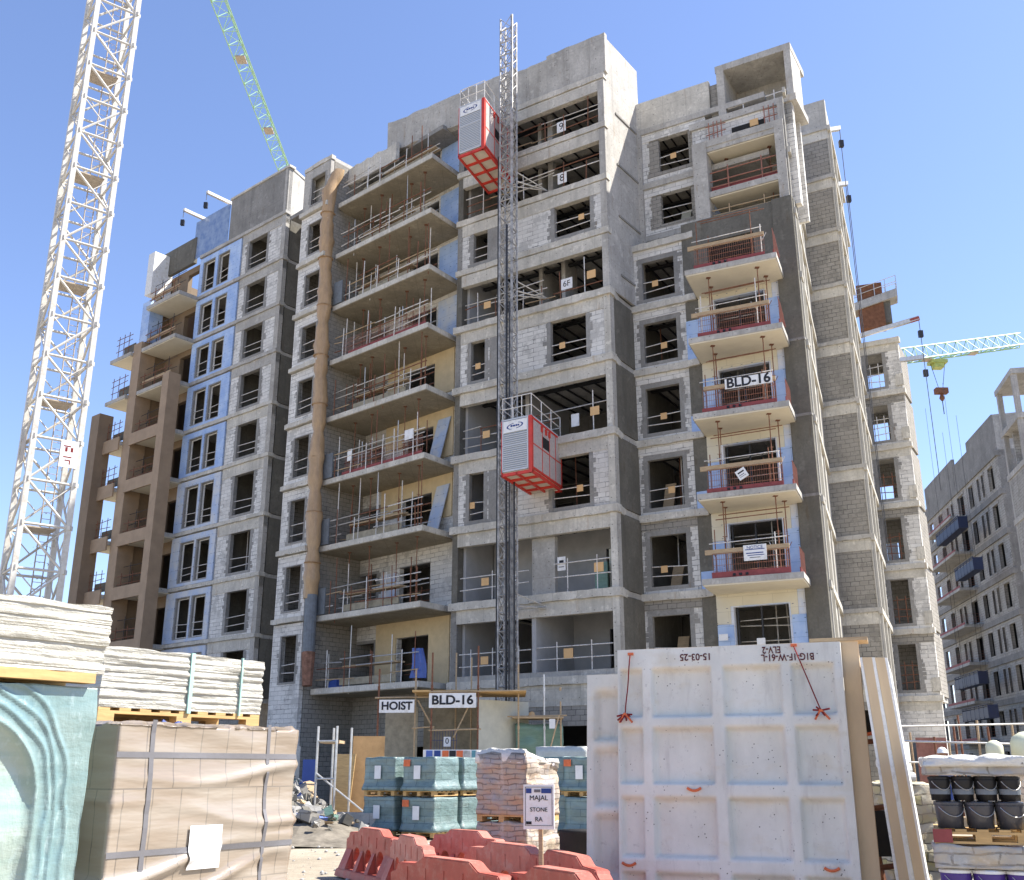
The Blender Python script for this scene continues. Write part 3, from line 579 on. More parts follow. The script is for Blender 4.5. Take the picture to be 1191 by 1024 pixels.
for k in range(1, 9):
    z = ZL[k]
    bal = part('balcony', 'concrete', lambda m: FL.box(m, 9.1, 13.15, -.3, 1.5, z - .25, z)); part('soffit', 'cream', lambda m: FL.box(m, 9.15, 13.1, -.28, 1.45, z - .3, z - .25), bal)
    rails(FL, 9.3, 13.1, z, 1.35, bal, 3, (.5, 1.0), 'rust', .025); rails(FL, 9.3, 13.1, z, 1.0, bal, 2, (1.0, 1.7), 'black', .02)
    if k < 6: part('fascia', 'tan', lambda m: FL.box(m, 9.5, 13.2, 1.5, 1.62, z - .5, z + .3), bal)
    else: part('hand_board', 'wood', lambda m: FL.box(m, 9.6, 13.0, 1.2, 1.26, z + .5, z + .75), bal)
    if k < 8:
        bal = part('balcony', 'concrete', lambda m: FL.box(m, 14.2, 16.9, -.1, 1.7, z - .25, z)); part('soffit', 'cream', lambda m: FL.box(m, 14.3, 16.7, 0, 1.65, z - .3, z - .25), bal)
        rails(FL, 14.3, 16.4, z, 1.6, bal, 3, (.5, 1.0, 1.4), 'rust', .022); part('hand_board', 'plaster_dark', lambda m: FL.box(m, 14.5, 16.0, 1.2, 1.25, z + .3, z + .9), bal)
        if k < 6: part('fascia', 'tan', lambda m: FL.box(m, 14.2, 16.3, 1.7, 1.8, z - .6, z + .3), bal)
# --- middle bay with the long balconies
for k in range(9):
    z0, z1 = Z[k], Z[k + 1] - .02
    part('bay_wall', 'block', lambda m: FB.wall(m, -.6, 13.6, z0 if k else 0, z1, -.28, -.0, [(1.2, 3.5, z0 + .05, z0 + 2.45), (5.3, 7.5, z0 + .35, z0 + 2.4), (10.5, 11.6, z0 + .3, z0 + 2.3)] + ([(.5, 3.2, -1, 2.6), (5.2, 8, -1, 2.7)] if not k else [])))
    window(FB, 5.3, 7.5, z0 + .35, z0 + 2.35, 0, .2, .15, .15, 'render', True)
    dr = window(FB, 1.2, 3.5, z0 + .05, z0 + 2.4, 0, .0, .05, .0, 'render', False); rails(FB, 1.25, 3.45, z0 + .2, -.5, dr, 1, (.5, 1.0), 'rust')
    if k in (0, 2, 3, 4): part('yellow_board', 'yellow', lambda m: FB.wall(m, -.3, 5.1 if k in (0, 2) else 4.9, z0 + (.02 if k == 0 else 1.0 if k == 2 else .6), z1 - .25, .0, .07, [(1.15, 3.55, z0, z0 + 2.42)] + ([(3.55, 5.2, z0, z0 + 1.7)] if k != 0 else [])))
    elif k == 1: part('insulation_panel', 'xps_white', lambda m: FB.box(m, 3.7, 4.8, .0, .07, z0 + .1, z0 + 2.2))
    else: part('insulation_panel', 'xps_worn' if k == 5 else 'xps', lambda m: FB.box(m, -.5, 1.0, .0, .07, z0 + .02, z0 + 2.6))
    if k in (2, 3): part('leaning_panel', 'xps_worn', lambda m: m.hexa([FB.p(.25, .5, z0), FB.p(1.1, .5, z0), FB.p(1.1, .55, z0), FB.p(.25, .55, z0), FB.p(-.2, .1, z0 + 2.6), FB.p(.7, .1, z0 + 2.6), FB.p(.7, .15, z0 + 2.6), FB.p(-.2, .15, z0 + 2.6)]))
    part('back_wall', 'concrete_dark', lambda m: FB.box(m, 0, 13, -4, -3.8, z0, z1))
    part('floor_slab', 'concrete', lambda m: FB.box(m, -.5, 13.5, -4, -.28, z0 - .24, z0 - .01))
    # projecting strip beside the chute
    part('strip_wall', 'block' if k < 8 else 'concrete', lambda m: FP.wall(m, 0, 2.4, z0 if k else 0, z1 - .3, -.26, -.02, [(.75, 1.95, z0 + .3, z1 - .85)])); part('ledge', 'beam', lambda m: rough(m, FP, -.05, 2.45, -.3, .16 if k < 8 else .0, z1 - .25, z1, .03))
    window(FP, .75, 1.95, z0 + .35, z1 - .9, -.02, .12, .05, .1, 'render', True); part('floor_slab', 'concrete', lambda m: FP.box(m, 0, 2.35, -4, -.3, z1 - .27, z1 - .03)); part('back_wall', 'dark', lambda m: FP.box(m, .0, 2.3, -3, -2.8, z0, z1))  # back wall near-black, interior shade put into its colour
part('strip_side', 'block_grey', lambda m: (FP.box(m, 2.2, 2.4, -6, -.3, 0, 34.6), FP.box(m, .0, .2, -6, -.3, 0, 34.6)))
part('parapet', 'beam', lambda m: rough(m, FF, 8.2, 10.9, -.3, 0, 32.9, 34.3, .06)); part('parapet', 'beam', lambda m: rough(m, FF, 3.6, 8.2, -.9, -.7, 33.45, 34.5, .07))
part('roof_slab', 'concrete_dark', lambda m: FB.box(m, -.5, 13.5, -4, 1.4, 34.25, 34.5))
BP = [Vector((-4.11, 46.2)), Vector((-9.75, 51.25)), FB.p(7.6, .01, 0).to_2d(), FB.p(-.7, .01, 0).to_2d()]
bay_balc = {}
for k in range(9):
    z = Z[k]
    bal = part('balcony', 'beam', lambda m: slab(m, BP, z - .26, z)); bay_balc[k] = bal
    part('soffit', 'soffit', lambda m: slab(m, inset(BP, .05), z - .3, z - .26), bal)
    messy_rails(FF, .1, 7.3, z, -.08, bal)
    if k: messy_rails(FF, .4, 7.0, z, -.9, bal, 1.9)
    if k in (1, 2, 4, 0, 6, 7, 8): part('walk_board', 'wood', lambda m: FF.box(m, 2.2 if k != 8 else .6, 6.2 if k != 8 else 4.6, -1.2, -.75, z + 1.0, z + 1.07), bal); part('kicker', 'mud', lambda m: FF.box(m, 1.8 if k < 7 else .6, 5.8, -.35, -.3, z + .1, z + .42), bal)
    for q in range(3):
        a, o_, sx, sz = random.uniform(.6, 6.4), random.uniform(-1.9, -.5), random.uniform(.25, .9), random.uniform(.12, .55); part('stored_material', random.choice(('wood', 'ply', 'block', 'mud', 'ochre', 'bluetarp', 'concrete_dark')), lambda m: m.hexa([FF.p(a, o_, z), FF.p(a + sx, o_ + .05, z), FF.p(a + sx, o_ - .4, z), FF.p(a, o_ - .35, z), FF.p(a + .05, o_, z + sz), FF.p(a + sx - .08, o_, z + sz * .8), FF.p(a + sx, o_ - .4, z + sz), FF.p(a + .1, o_ - .35, z + sz * 1.1)]), bal)
    if k in (3, 5): mesh_panel(FF, .3, 6.6 if k == 5 else 6.0, z + .05, z + .95, -.15, bal, st=.12); part('toe_board', 'redboard', lambda m: FF.box(m, .3, 6.2, -.15, -.12, z, z + .2), bal)
    if k == 3: board(FF, 1.2, z + .9, .6, .5, -.1, None, bal, 'notice'); board(FF, 5.6, z + .7, .35, .6, -.1, None, bal, 'notice')
    if k in (1, 2, 3, 6): part('end_board', 'chute_grey', lambda m: FF.box(m, 6.8, 7.5, .0, .05, z + .05, z + 1.35), bal)
part('ground_wall', 'block_grey', lambda m: FB.wall(m, -.6, 13.6, 0, 5.0, .0, .1, [(.5, 3.2, -1, 2.6), (5.2, 8, -1, 2.7)])); part('room_shade', 'dark', lambda m: FB.box(m, 0, 12, -3, -2.8, 0, 5))  # near-black sheet paints the unlit ground storey behind the openings

# ------------------------------------------------------------------ props standing on the balconies
def prop(p, h, mat='rust'):
    m = MB(); p = Vector(p)
    m.tube(p, p + Vector((0, 0, h * .55)), .03, 6); m.tube(p + Vector((0, 0, h * .5)), p + Vector((0, 0, h - .02)), .022, 6)
    m.box(p.x - .08, p.x + .08, p.y - .08, p.y + .08, p.z, p.z + .012); m.box(p.x - .09, p.x + .09, p.y - .09, p.y + .09, p.z + h - .02, p.z + h); m.tube(p + Vector((-.09, 0, h * .55)), p + Vector((.09, 0, h * .55)), .012, 4)
    return m
POS = ['at the right end', 'right of the middle', 'left of the middle', 'at the left end']
for k in range(1, 8):
    for i, a in enumerate((1.0, 2.7, 4.6, 6.4)):
        p = FF.p(a + random.uniform(-.3, .3), -.7 - .3 * (i % 2), Z[k])
        solo(prop(p, Z[k + 1] - Z[k] - .3), 'steel_prop', 'rust', f'rusty steel prop {POS[i]} on the {ORD[k]} long balcony above ground', 'prop', p, 'steel props on the long balconies')
for k in range(1, 5):
    for i, (a, o) in enumerate(((3.05, -.5), (3.2, -1.5), (.9, -.55), (.75, -1.5))):
        p = WB.p(a, o, Z[k]); solo(prop(p, Z[k + 1] - Z[k] - .29), 'steel_prop', 'rust', f'rusty steel prop on the {ORD[k]} cream balcony from the bottom, ' + ('front right', 'back right', 'front left', 'back left')[i], 'prop', p, 'steel props on the right wing balconies')
for j, z in enumerate((26.05, 27.45)):
    for i, a in enumerate((5.1, 7.2)):
        p = FW.p(a, -1.0, z); solo(prop(p, 1.1 if j == 0 else 2.1), 'steel_prop', 'rust', f'{("left", "right")[i]} steel prop in the {("lower", "upper")[j]} opening under the concrete roof box', 'prop', p, 'steel props in the top frame')

SIDE = ['at the right end', 'right of the middle', 'near the middle', 'left of the middle', 'at the left end']
for k in range(0, 8):                             # tubes braced between the long balconies
    for i in range(5):
        a = .5 + 1.5 * i + random.uniform(-.3, .3); p = FF.p(a, -.18 - .1 * (i % 2), Z[k] - (random.uniform(0, .5) if random.random() < .3 else 0)); m = MB(); h = random.choice((1.6, 2.2, Z[k + 1] - Z[k] - .3))
        m.tube(p, p + Vector((random.uniform(-.05, .05), 0, h)), .024, 6)
        solo(m, 'scaffold_tube', random.choice(('tubes', 'rust', 'rust', 'steel')), f'upright scaffold tube {SIDE[i]} of the {ORD[k]} long balcony edge', 'scaffold tube', p, 'scaffold tubes along the long balconies')
for k in range(1, 6):
    z1 = Z[k + 1] - .3 if k < 5 else 25.6
    part('ceiling_rail', 'rust', lambda m: m.tube(WB.p(.5, -1.3, z1 - .35), WB.p(3.4, -1.3, z1 - .3), .022, 5), wing_balc[k]); part('ceiling_rail', 'rust', lambda m: m.tube(WB.p(.6, -.4, z1 - .75), WB.p(3.3, -.4, z1 - .7), .022, 5), wing_balc[k])
    part('mid_rail', 'tubes', lambda m: m.tube(WB.p(.3, -.3, Z[k] + 1.45), WB.p(3.4, -.3, Z[k] + 1.5), .02, 5), wing_balc[k])
    for i, a in enumerate((.55, 1.0, 2.95, 3.3)):
        p = WB.p(a, -.3 - .25 * (i % 2), Z[k]); m = MB(); m.tube(p, p + Vector((0, 0, random.uniform(1.5, 2.4))), .022, 6); m.tube(p + Vector((0, 0, .9)), p + WB.d.to_3d() * .3 * (1 if i % 2 else -1) * .8 + Vector((0, 0, 1.3)), .015, 5)
        solo(m, 'scaffold_tube', random.choice(('rust', 'tubes')), f'short scaffold tube on the {ORD[k]} cream balcony, {("far left", "left", "right", "far right")[i]} one', 'scaffold tube', p, 'scaffold tubes on the cream balconies')
    part('stacked_boards', 'wood', lambda m: WB.box(m, 1.2 + .2 * k, 2.4 + .1 * k, -1.4, -1.0, Z[k], Z[k] + .4), wing_balc[k])
# signs on the right wing
def sign(fac, a, z, w_, h, off, text, size, label, width=None, sq=1., tilt=0, ink='ink', name='sign', bold=.0, blocks_=()):
    t = thing(name, label, 'sign', fac.p(a, off, z))
    m = MB(); fac.box(m, a - w_ / 2, a + w_ / 2, off, off + .025, z, z + h); m.build('panel', 'whitesign', t)
    for i, (tx, sz, dz, wd) in enumerate([(text, size, 0, width)] if isinstance(text, str) else text):
        letters(tx, sz, ink, 'lettering', t, fac.frame(a, off + .028, z + h / 2 + dz), wd, sq, bold)
    for (x0, x1, y0, y1, mt) in blocks_:
        m = MB(); s_ = 1 if fac.frame(0, 0, 0).to_3x3().col[0].xy.dot(fac.d) > 0 else -1
        xa, xb = sorted((a + s_ * x0, a + s_ * x1)); fac.box(m, xa, xb, off + .026, off + .03, z + y0, z + y1); m.build('printed_block', mt, t)
    if tilt:
        t.rotation_euler = tuple(Matrix.Rotation(tilt, 3, Vector((fac.n.x, fac.n.y, 0))).to_euler())
    return t
sign(WB, 2.43, Z[3] + .85, 1.95, .44, .02, 'BLD-16', .42, 'white BLD-16 banner hung on the third balcony of the right wing', 1.8, .4 / .29, bold=.011)
sign(WB, 2.2, Z[1] + .58, .9, .62, .02, [('NOTICE', .16, .2, .62)], .1, 'white and blue NOTICE sign on the first balcony of the right wing', ink='inkblue', blocks_=((-.38, .38, .42, .45, 'inkblue'), (-.35, .33, .27, .31, 'inkblue'), (-.3, .36, .19, .22, 'inkblue'), (-.22, .2, .1, .13, 'strap')))
sign(WB, 2.0, Z[2] + .45, .42, .42, .02, [], .1, 'small white notice tilted on the mesh of the second balcony', tilt=.5, blocks_=((-.14, .14, .26, .32, 'ink'), (-.14, .1, .16, .19, 'strap'), (-.14, .14, .09, .11, 'strap')))
sign(FW, 3.95, 6.6, .38, .26, .35, [], .06, 'small pale notice left of the lowest opening above the white panel')
sign(FW, 5.5, 6.35, .34, .26, .35, [], .06, 'small pale notice in the middle of the lowest opening above the white panel')

# ------------------------------------------------------------------ hoist mast and its two cages
A_ = Vector((.839, -.544, 0)); B_ = Vector((.39, .92, 0)); MC = Vector((-.18, 43.7, 0))
mast = thing('hoist_mast', 'tall grey lattice mast of the passenger hoist fixed to the building front', 'hoist mast', MC)
H_ = .33; SECH = 1.508
def mast_section(z):
    m = MB(); c = [MC + A_ * a + B_ * b for a, b in ((-H_, -H_), (H_, -H_), (H_, H_), (-H_, H_))]; up = Vector((0, 0, 1))
    for p in c: m.tube(p + up * z, p + up * (z + SECH), .05, 6)
    for i in range(4):
        p, q = c[i], c[(i + 1) % 4]
        for zz in (z + .02, z + SECH / 2): m.tube(p + up * zz, q + up * zz, .03, 5)
        m.tube(p + up * (z + SECH / 2), q + up * z, .018, 5); m.tube(p + up * (z + SECH / 2), q + up * (z + SECH), .018, 5)
        m.tube(p + up * z, q + up * (z + SECH / 2), .02, 5); m.tube(q + up * (z + SECH / 2), p + up * (z + SECH), .02, 5)
    m.tube(c[1] + up * z + A_ * .06, c[1] + up * (z + SECH) + A_ * .06, .03, 4)
    return m.build('mast_section', 'steel_dk', mast)
M['steel_dk'] = plain('mast steel', (.36, .35, .335), .5, .5, .5, 5, .2)
s0 = mast_section(.3)
for i in range(1, 25): c = s0.copy(); COL.objects.link(c); c.parent = mast; c.location = (0, 0, SECH * i)
m = MB()
for a, b, r, zt in ((-.42, -.3, .045, 30), (.16, -.5, .055, 26), (.52, -.42, .045, 14.5), (.3, -.5, .04, 22)): m.tube(MC + A_ * a + B_ * b + Vector((0, 0, .2)), MC + A_ * a + B_ * b + Vector((0, 0, zt)), r, 6)
m.build('cable_guide', 'black', mast)
for z in (22.9, 28.75, 8.2, 15.6):
    m = MB()
    for s in (-1, 1):
        m.tube(MC + A_ * (s * .33) + B_ * .33 + Vector((0, 0, z)), MC + A_ * (s * .9 + .5) + B_ * 1.9 + Vector((0, 0, z)), .04, 6); m.tube(MC + A_ * (s * .33) + B_ * .33 + Vector((0, 0, z + .5)), MC + A_ * (s * .9 + .5) + B_ * 1.9 + Vector((0, 0, z)), .03, 6)
    m.tube(MC + A_ * -.4 + B_ * 1.2 + Vector((0, 0, z)), MC + A_ * 1.4 + B_ * 1.2 + Vector((0, 0, z)), .035, 6); m.tube(MC + A_ * -.33 + B_ * .33 + Vector((0, 0, z)), MC + A_ * 1.4 + B_ * 1.9 + Vector((0, 0, z)), .03, 6)
    m.build('wall_tie', 'steel', mast)
m = MB(); m.box(-.9, 1.0, -.9, .9, 0, .3, Matrix.Translation(MC)); m.build('base_frame', 'black', mast)
def cage(a0, zb, label, hgt, mirror):
    """cage: width along A_, length along B_; a0 = offset of its left side from the mast axis"""
    wd, ln = 1.55, 3.6; o = MC + A_ * a0 - B_ * 1.62; t = thing('hoist_cage', label, 'hoist cage', o + Vector((0, 0, zb)), 'hoist cages')
    m4 = Matrix((A_, B_, Vector((0, 0, 1)))).transposed().to_4x4(); m4.translation = o + Vector((0, 0, zb))
    bx = lambda name, mat, *bs, **k: (lambda m: ([m.box(*b, m4) for b in bs], m.build(name, mat, t, **k))[1])(MB())
    bx('body', 'hoist_grey', (.06, wd - .06, .06, ln - .06, .18, hgt - .05))
    fr = bx('front_door', 'louvre', (.08, wd - .22, -.02, .06, .22, hgt - .62)); bx('door_rail', 'hoist_grey', (.06, wd - .2, -.035, .0, hgt - 1.2, hgt - 1.14), (.06, wd - .2, -.035, .0, .18, .26), (.06, .12, -.035, .0, .18, hgt - .05), (wd - .24, wd - .18, -.035, .0, .18, hgt - .05))
    sp = bx('sign_panel', 'whitesign', (.1, wd - .24, -.03, .06, hgt - .6, hgt - .08))
    m = MB(); n = 22
    for i in range(n):                                  # the oval swoosh of the maker's sign: two arcs
        t0, t1 = [2 * math.pi * (k / n) for k in (i, i + 1)]
        if i in (4, 5, 15, 16): continue
        pt = lambda q, r: m4 @ Vector(((wd - .14) / 2 + math.cos(q) * .42 * r, -.034, hgt - .34 + math.sin(q) * .14 * r + .03 * math.cos(q)))
        m.face(pt(t0, 1), pt(t1, 1), pt(t1, .82), pt(t0, .82))
    m.build('emblem', 'inkblue', sp)
    lm = m4 @ Matrix(((1, 0, 0, (wd - .14) / 2), (0, 0, -1, -.034), (0, 1, 0, hgt - .34), (0, 0, 0, 1))); [(lambda m: (m.box(x0, x1, z0, z1, 0, .003, lm), m.build('printed_line', 'inkblue', sp)))(MB()) for x0, x1, z0, z1 in ((-.22, -.12, -.03, .05), (-.1, .02, -.03, .045), (.04, .12, -.03, .05), (.14, .22, -.03, .045))]
    bx('corner_post', 'red', (wd - .17, wd, -.03, .14, 0, hgt), (wd - .1, wd, ln - .12, ln, 0, hgt), (0, .06, 0, .06, 0, hgt), (0, .06, ln - .06, ln, 0, hgt))
    bx('side_frame', 'red', *[(wd - .07, wd + .01, 0, ln, z, z + .09) for z in (.18, hgt - .13)], (wd - .06, wd + .012, .14, ln, 1.25, 1.3), *[(wd - .06, wd + .012, y, y + .05, .2, hgt - .1) for y in (1.15, 2.0, 2.75)])
    bx('side_panel', 'mesh_red', (wd - .05, wd + .0, .16, ln - .14, .27, hgt - .15)); bx('side_window', 'dark', (wd - .03, wd + .006, 1.2, 2.0, 1.4, 1.9)); bx('side_lamp', 'red', *[(wd, wd + .06, y, y + .16, hgt - .45, hgt - .2) for y in (1.0, 1.5, 1.9)])
    fl = bx('floor_sheet', 'hoist_under', (.05, wd - .05, .05, ln - .05, .1, .18)); bx('floor_frame', 'red', *[(0, wd, y, y + .1, 0, .13) for y in (0, .85, 1.75, 2.65, ln - .1)], *[(x, x + .08, 0, ln, -.004, .126) for x in (0, wd / 2 - .04, wd - .08)])
    bx('roof', 'hoist_grey', (0, wd, 0, ln, hgt - .04, hgt + .02)); bx('drive_unit', 'chute_grey', (.15, .55, 1.0, 2.2, hgt + .02, hgt + .45))
    m = MB(); P_ = lambda x, y, z: m4 @ Vector((x, y, z))
    cs = [(.05, .05), (wd - .05, .05), (wd - .05, ln - .05), (.05, ln - .05)]
    for i in range(4):
        (x0, y0), (x1, y1) = cs[i], cs[(i + 1) % 4]
        for q in range(3): x, y = x0 + (x1 - x0) * q / 3, y0 + (y1 - y0) * q / 3; m.tube(P_(x, y, hgt), P_(x, y, hgt + 1.0), .022, 5)
        for h in (.5, 1.0): m.tube(P_(x0, y0, hgt + h), P_(x1, y1, hgt + h), .022, 5)
    m.build('roof_railing', 'tubes', t)
    return t
M['mesh_red'] = plain('mesh cage side', (.43, .39, .37), .5, .4, .25, 8, 0, dirt=(.36, .16, .13))
cage(.42, 13.35, 'lower red and grey hoist cage right of the lattice mast, halfway up', 2.5, True)
cage(-2.15, 29.75, 'upper red and grey hoist cage left of the lattice mast, near the roof', 2.85, False)

# ------------------------------------------------------------------ rubble chute
M['mark_brown2'] = plain('hessian tie', (.36, .24, .14), .9, .1, .3, 5)
random.seed(3)
ch = thing('rubble_chute', 'brown fabric wrapped rubble chute hanging down the front of the bay', 'rubble chute', FF.p(7.6, .5, 5))
m = MB(); n = 14; lev = 70; top, bot = 34.0, 9.6
for j in range(lev + 1):
    z = top + (bot - top) * j / lev; c = FF.p(8.0 - .55 * j / lev + .05 * math.sin(z * .9), .42, z)
    if j < 4: c += Vector((-BV.x, -BV.y, 0)) * -.0 + Vector((.13 * (4 - j), .02, 0))
    r = .36 + .05 * noise.noise((z * .8, 1, 2)) + (.07 if j % 9 == 4 else 0) - (.08 if j % 9 == 0 else 0)
    for k in range(n):
        t = 2 * math.pi * k / n; rr_ = r * (1 + .2 * noise.noise((math.cos(t) * 1.2, math.sin(t) * 1.2, z * 1.1)))
        m.v.append(c + Vector((math.cos(t) * rr_, math.sin(t) * rr_, 0)))
for j in range(lev):
    for k in range(n): m.f.append((j * n + k, j * n + (k + 1) % n, (j + 1) * n + (k + 1) % n, (j + 1) * n + k))
m.build('fabric_sleeve', 'sack', ch, True)
part('tube', 'chute_grey', lambda m: m.tube(FF.p(7.4, .42, 9.8), FF.p(7.35, .42, 6.6), .3, 14), ch); part('torn_end', 'mark_brown', lambda m: m.tube(FF.p(7.35, .42, 6.9), FF.p(7.2, .5, 5.1), .33, 9, .2), ch) if 0 else None
for i, z in enumerate((31.2, 28.4, 25.5, 22.6, 19.8, 16.9, 14.0, 11.4)):
    j = (34.0 - z) / (34.0 - 9.6); c = FF.p(8.0 - .55 * j + .05 * math.sin(z * .9), .42, z); m = MB(); m.lathe(c, [(.41, -.03), (.43, .0), (.41, .03)], 14); m.build('tie_band', 'mark_brown2', ch)
M['mark_brown'] = plain('torn sacking', (.24, .13, .09), .9, .1, .4, 5)
part('torn_end', 'mark_brown', lambda m: m.tube(FF.p(7.35, .42, 7.0), FF.p(7.2, .5, 5.4), .34, 9, .24), ch)

# ------------------------------------------------------------------ white tower crane mast at the left
random.seed(5)
CC = Vector((-20.9, 44.6, 0)); ang = R(38); ax = Vector((math.cos(ang), math.sin(ang), 0)); ay = Vector((-math.sin(ang), math.cos(ang), 0))
tc = thing('tower_crane', 'white lattice tower crane mast rising beside the building at the left', 'tower crane', CC)
hw = .98; BH = 1.95; up = Vector((0, 0, 1)); cor = [CC + ax * (a * hw) + ay * (b * hw) for a, b in ((-1, -1), (1, -1), (1, 1), (-1, 1))]
def crane_section(z, nb=3):
    m = MB()
    for p in cor: m.box(-.115, .115, -.115, .115, z, z + BH * nb, Matrix.Translation(p) @ Matrix.Rotation(ang, 4, 'Z'))
    s = m.build('mast_section', 'crane_white', tc)
    m = MB()
    for b in range(nb):
        zz = z + b * BH
        for i in range(4):
            p, q = cor[i], cor[(i + 1) % 4]; m.tube(p + up * zz, q + up * zz, .062, 6); a, c = (p, q) if (b + i) % 2 else (q, p); m.tube(a + up * zz, c + up * (zz + BH), .058, 6)
            m.tube(a + up * (zz + BH), (p + q) / 2 + up * (zz + BH * .5), .03, 5)
        m.box(-.14, .14, -.14, .14, zz - .1, zz + .1, Matrix.Translation(cor[1])); m.box(-.12, .12, -.12, .12, zz - .1, zz + .1, Matrix.Translation(cor[0]))
    m.build('bracing', 'crane_white', s)
    m = MB(); c = CC + ax * .35 + ay * .5
    for d in (-.2, .2): m.tube(c + ax * d + up * z, c + ax * d + up * (z + BH * nb), .03, 5)
    for i in range(int(BH * nb / .3)): m.tube(c - ax * .2 + up * (z + .3 * i), c + ax * .2 + up * (z + .3 * i), .014, 4)
    for i in range(8): 
        for q in range(6): m.tube(c + (ax * math.cos(q * .63) * .35 - ay * math.sin(q * .63) * .6) + up * (z + BH * nb * i / 8), c + (ax * math.cos((q + 1) * .63 * .83) * .35 - ay * math.sin((q + 1) * .63 * .83) * .6) + up * (z + BH * nb * i / 8), .016, 4)
    m.build('ladder', 'crane_brown', s); 
    m = MB(); m.box(-.75, .55, -.75, .4, z + BH * nb - .1, z + BH * nb - .04, Matrix.Translation(CC) @ Matrix.Rotation(ang, 4, 'Z')); m.build('platform', 'crane_brown', s)
    return s
s0 = crane_section(0)
for i in range(1, 9):
    c = copy_tree(s0, tc); c.location = (0, 0, BH * 3 * i)
def crane_board(text, a, z):
    m = MB(); mm = Matrix((ax, up, -ay)).transposed().to_4x4(); mm.translation = CC - ay * (hw + .12) + ax * a + up * z
    m.v = [mm @ Vector(q) for q in ((-.38, -.62, 0), (.38, -.62, 0), (.38, .62, 0), (-.38, .62, 0), (-.38, -.62, .03), (.38, -.62, .03), (.38, .62, .03), (-.38, .62, .03))]; m.f = [(0, 3, 2, 1), (4, 5, 6, 7), (0, 1, 5, 4), (1, 2, 6, 5), (2, 3, 7, 6), (3, 0, 4, 7)]
    o = m.build('sign_board', 'whitesign', tc)
    if text: letters(text, .5, 'rope', 'lettering', o, mm @ Matrix.Translation((0, 0, .034)))
crane_board(None, .55, 15.0)
for x_, z_, w_, h_ in ((.45, 15.35, .3, .05), (.42, 15.2, .1, .2), (.66, 15.2, .1, .2), (.5, 14.85, .36, .05), (.5, 14.7, .2, .05), (.62, 14.62, .05, .2)):
    m = MB(); mm = Matrix((ax, up, -ay)).transposed().to_4x4(); mm.translation = CC - ay * (hw + .12) + ax * x_ + up * z_; m.box(-w_ / 2, w_ / 2, -h_ / 2, h_ / 2, .03, .036, mm); m.build('red_mark', 'rope', tc)

m = MB(); mm = Matrix((-ay, up, -ax)).transposed().to_4x4(); mm.translation = CC - ax * (hw + .12) + up * 15.2; m.box(-.38, .38, -.6, .6, 0, .03, mm); m.build('sign_board', 'crane_brown', tc)

# ------------------------------------------------------------------ green crane jibs
def jib(name, label, a, b, w_, h, bays, mat='green', thin=1.):
    a, b = Vector(a), Vector(b); t = thing(name, label, 'crane jib', a); d = (b - a).normalized(); sd_ = d.cross(up).normalized(); u2 = sd_.cross(d); L = (b - a).length
    ch_ = [sd_ * (-w_ / 2), sd_ * (w_ / 2), u2 * h]
    m = MB()
    for c in ch_: m.tube(a + c, b + c, .085 * thin, 6)
    m.build('chord', mat, t); m = MB()
    for i in range(bays):
        p, q = a + d * (L * i / bays), a + d * (L * (i + 1) / bays); mid = (p + q) / 2
        for c in ch_[:2]: m.tube(p + c, mid + ch_[2], .05 * thin, 5); m.tube(mid + ch_[2], q + c, .05 * thin, 5)
        m.tube(p + ch_[0], p + ch_[1], .05 * thin, 5); e, f = (ch_[0], ch_[1]) if i % 2 else (ch_[1], ch_[0]); m.tube(p + e, q + f, .04 * thin, 5)
    m.build('bracing', mat, t)
    m = MB(); m.box(-.4, .4, -.5, .5, -.15, -.05, Matrix.Translation(a + d * L * .35)); m.box(-.4, .4, -.5, .5, -.15, -.05, Matrix.Translation(a + d * L * .65)); m.build('catwalk', 'crane_brown', t)
    return t
jib('crane_jib', 'green lattice crane jib pointing up over the left roof into the sky', (-22.6, 60.5, 58), (-22.48, 94, 58), 1.25, 1.2, 20, thin=.6)
j2 = jib('crane_jib', 'green lattice crane jib with trolley and hook against the right sky', (37.2, 100, 41.5), (58.0, 108, 47.3), 1.3, 1.5, 15)
M['trolley_paint'] = plain('trolley paint', (.40, .45, .12), .5, .4, .2, 3)
tr = Vector((45.8, 103.3, 43.85)); m = MB(); m.box(-.9, .9, -.6, .6, -.7, -.35, Matrix.Translation(tr)); m.box(-.5, .5, -.5, .5, -1.2, -.7, Matrix.Translation(tr)); m.build('trolley', 'trolley_paint', j2)
m = MB(); m.tube(tr + Vector((-.8, 0, -.5)), tr + Vector((-.2, 0, -3.6)), .03, 4); m.tube(tr + Vector((.8, 0, -.5)), tr + Vector((.2, 0, -3.6)), .03, 4); m.tube(tr + Vector((0, 0, -3.8)), tr + Vector((0, 0, -6.4)), .05, 4); m.build('hoist_rope', 'black', j2)
m = MB(); m.box(-.65, .65, -.35, .35, -4.1, -3.5, Matrix.Translation(tr)); m.lathe(tr + Vector((0, 0, -4.9)), [(.12, 0), (.3, .3), (.12, .8)], 8); m.build('hook_block', 'rust', j2)
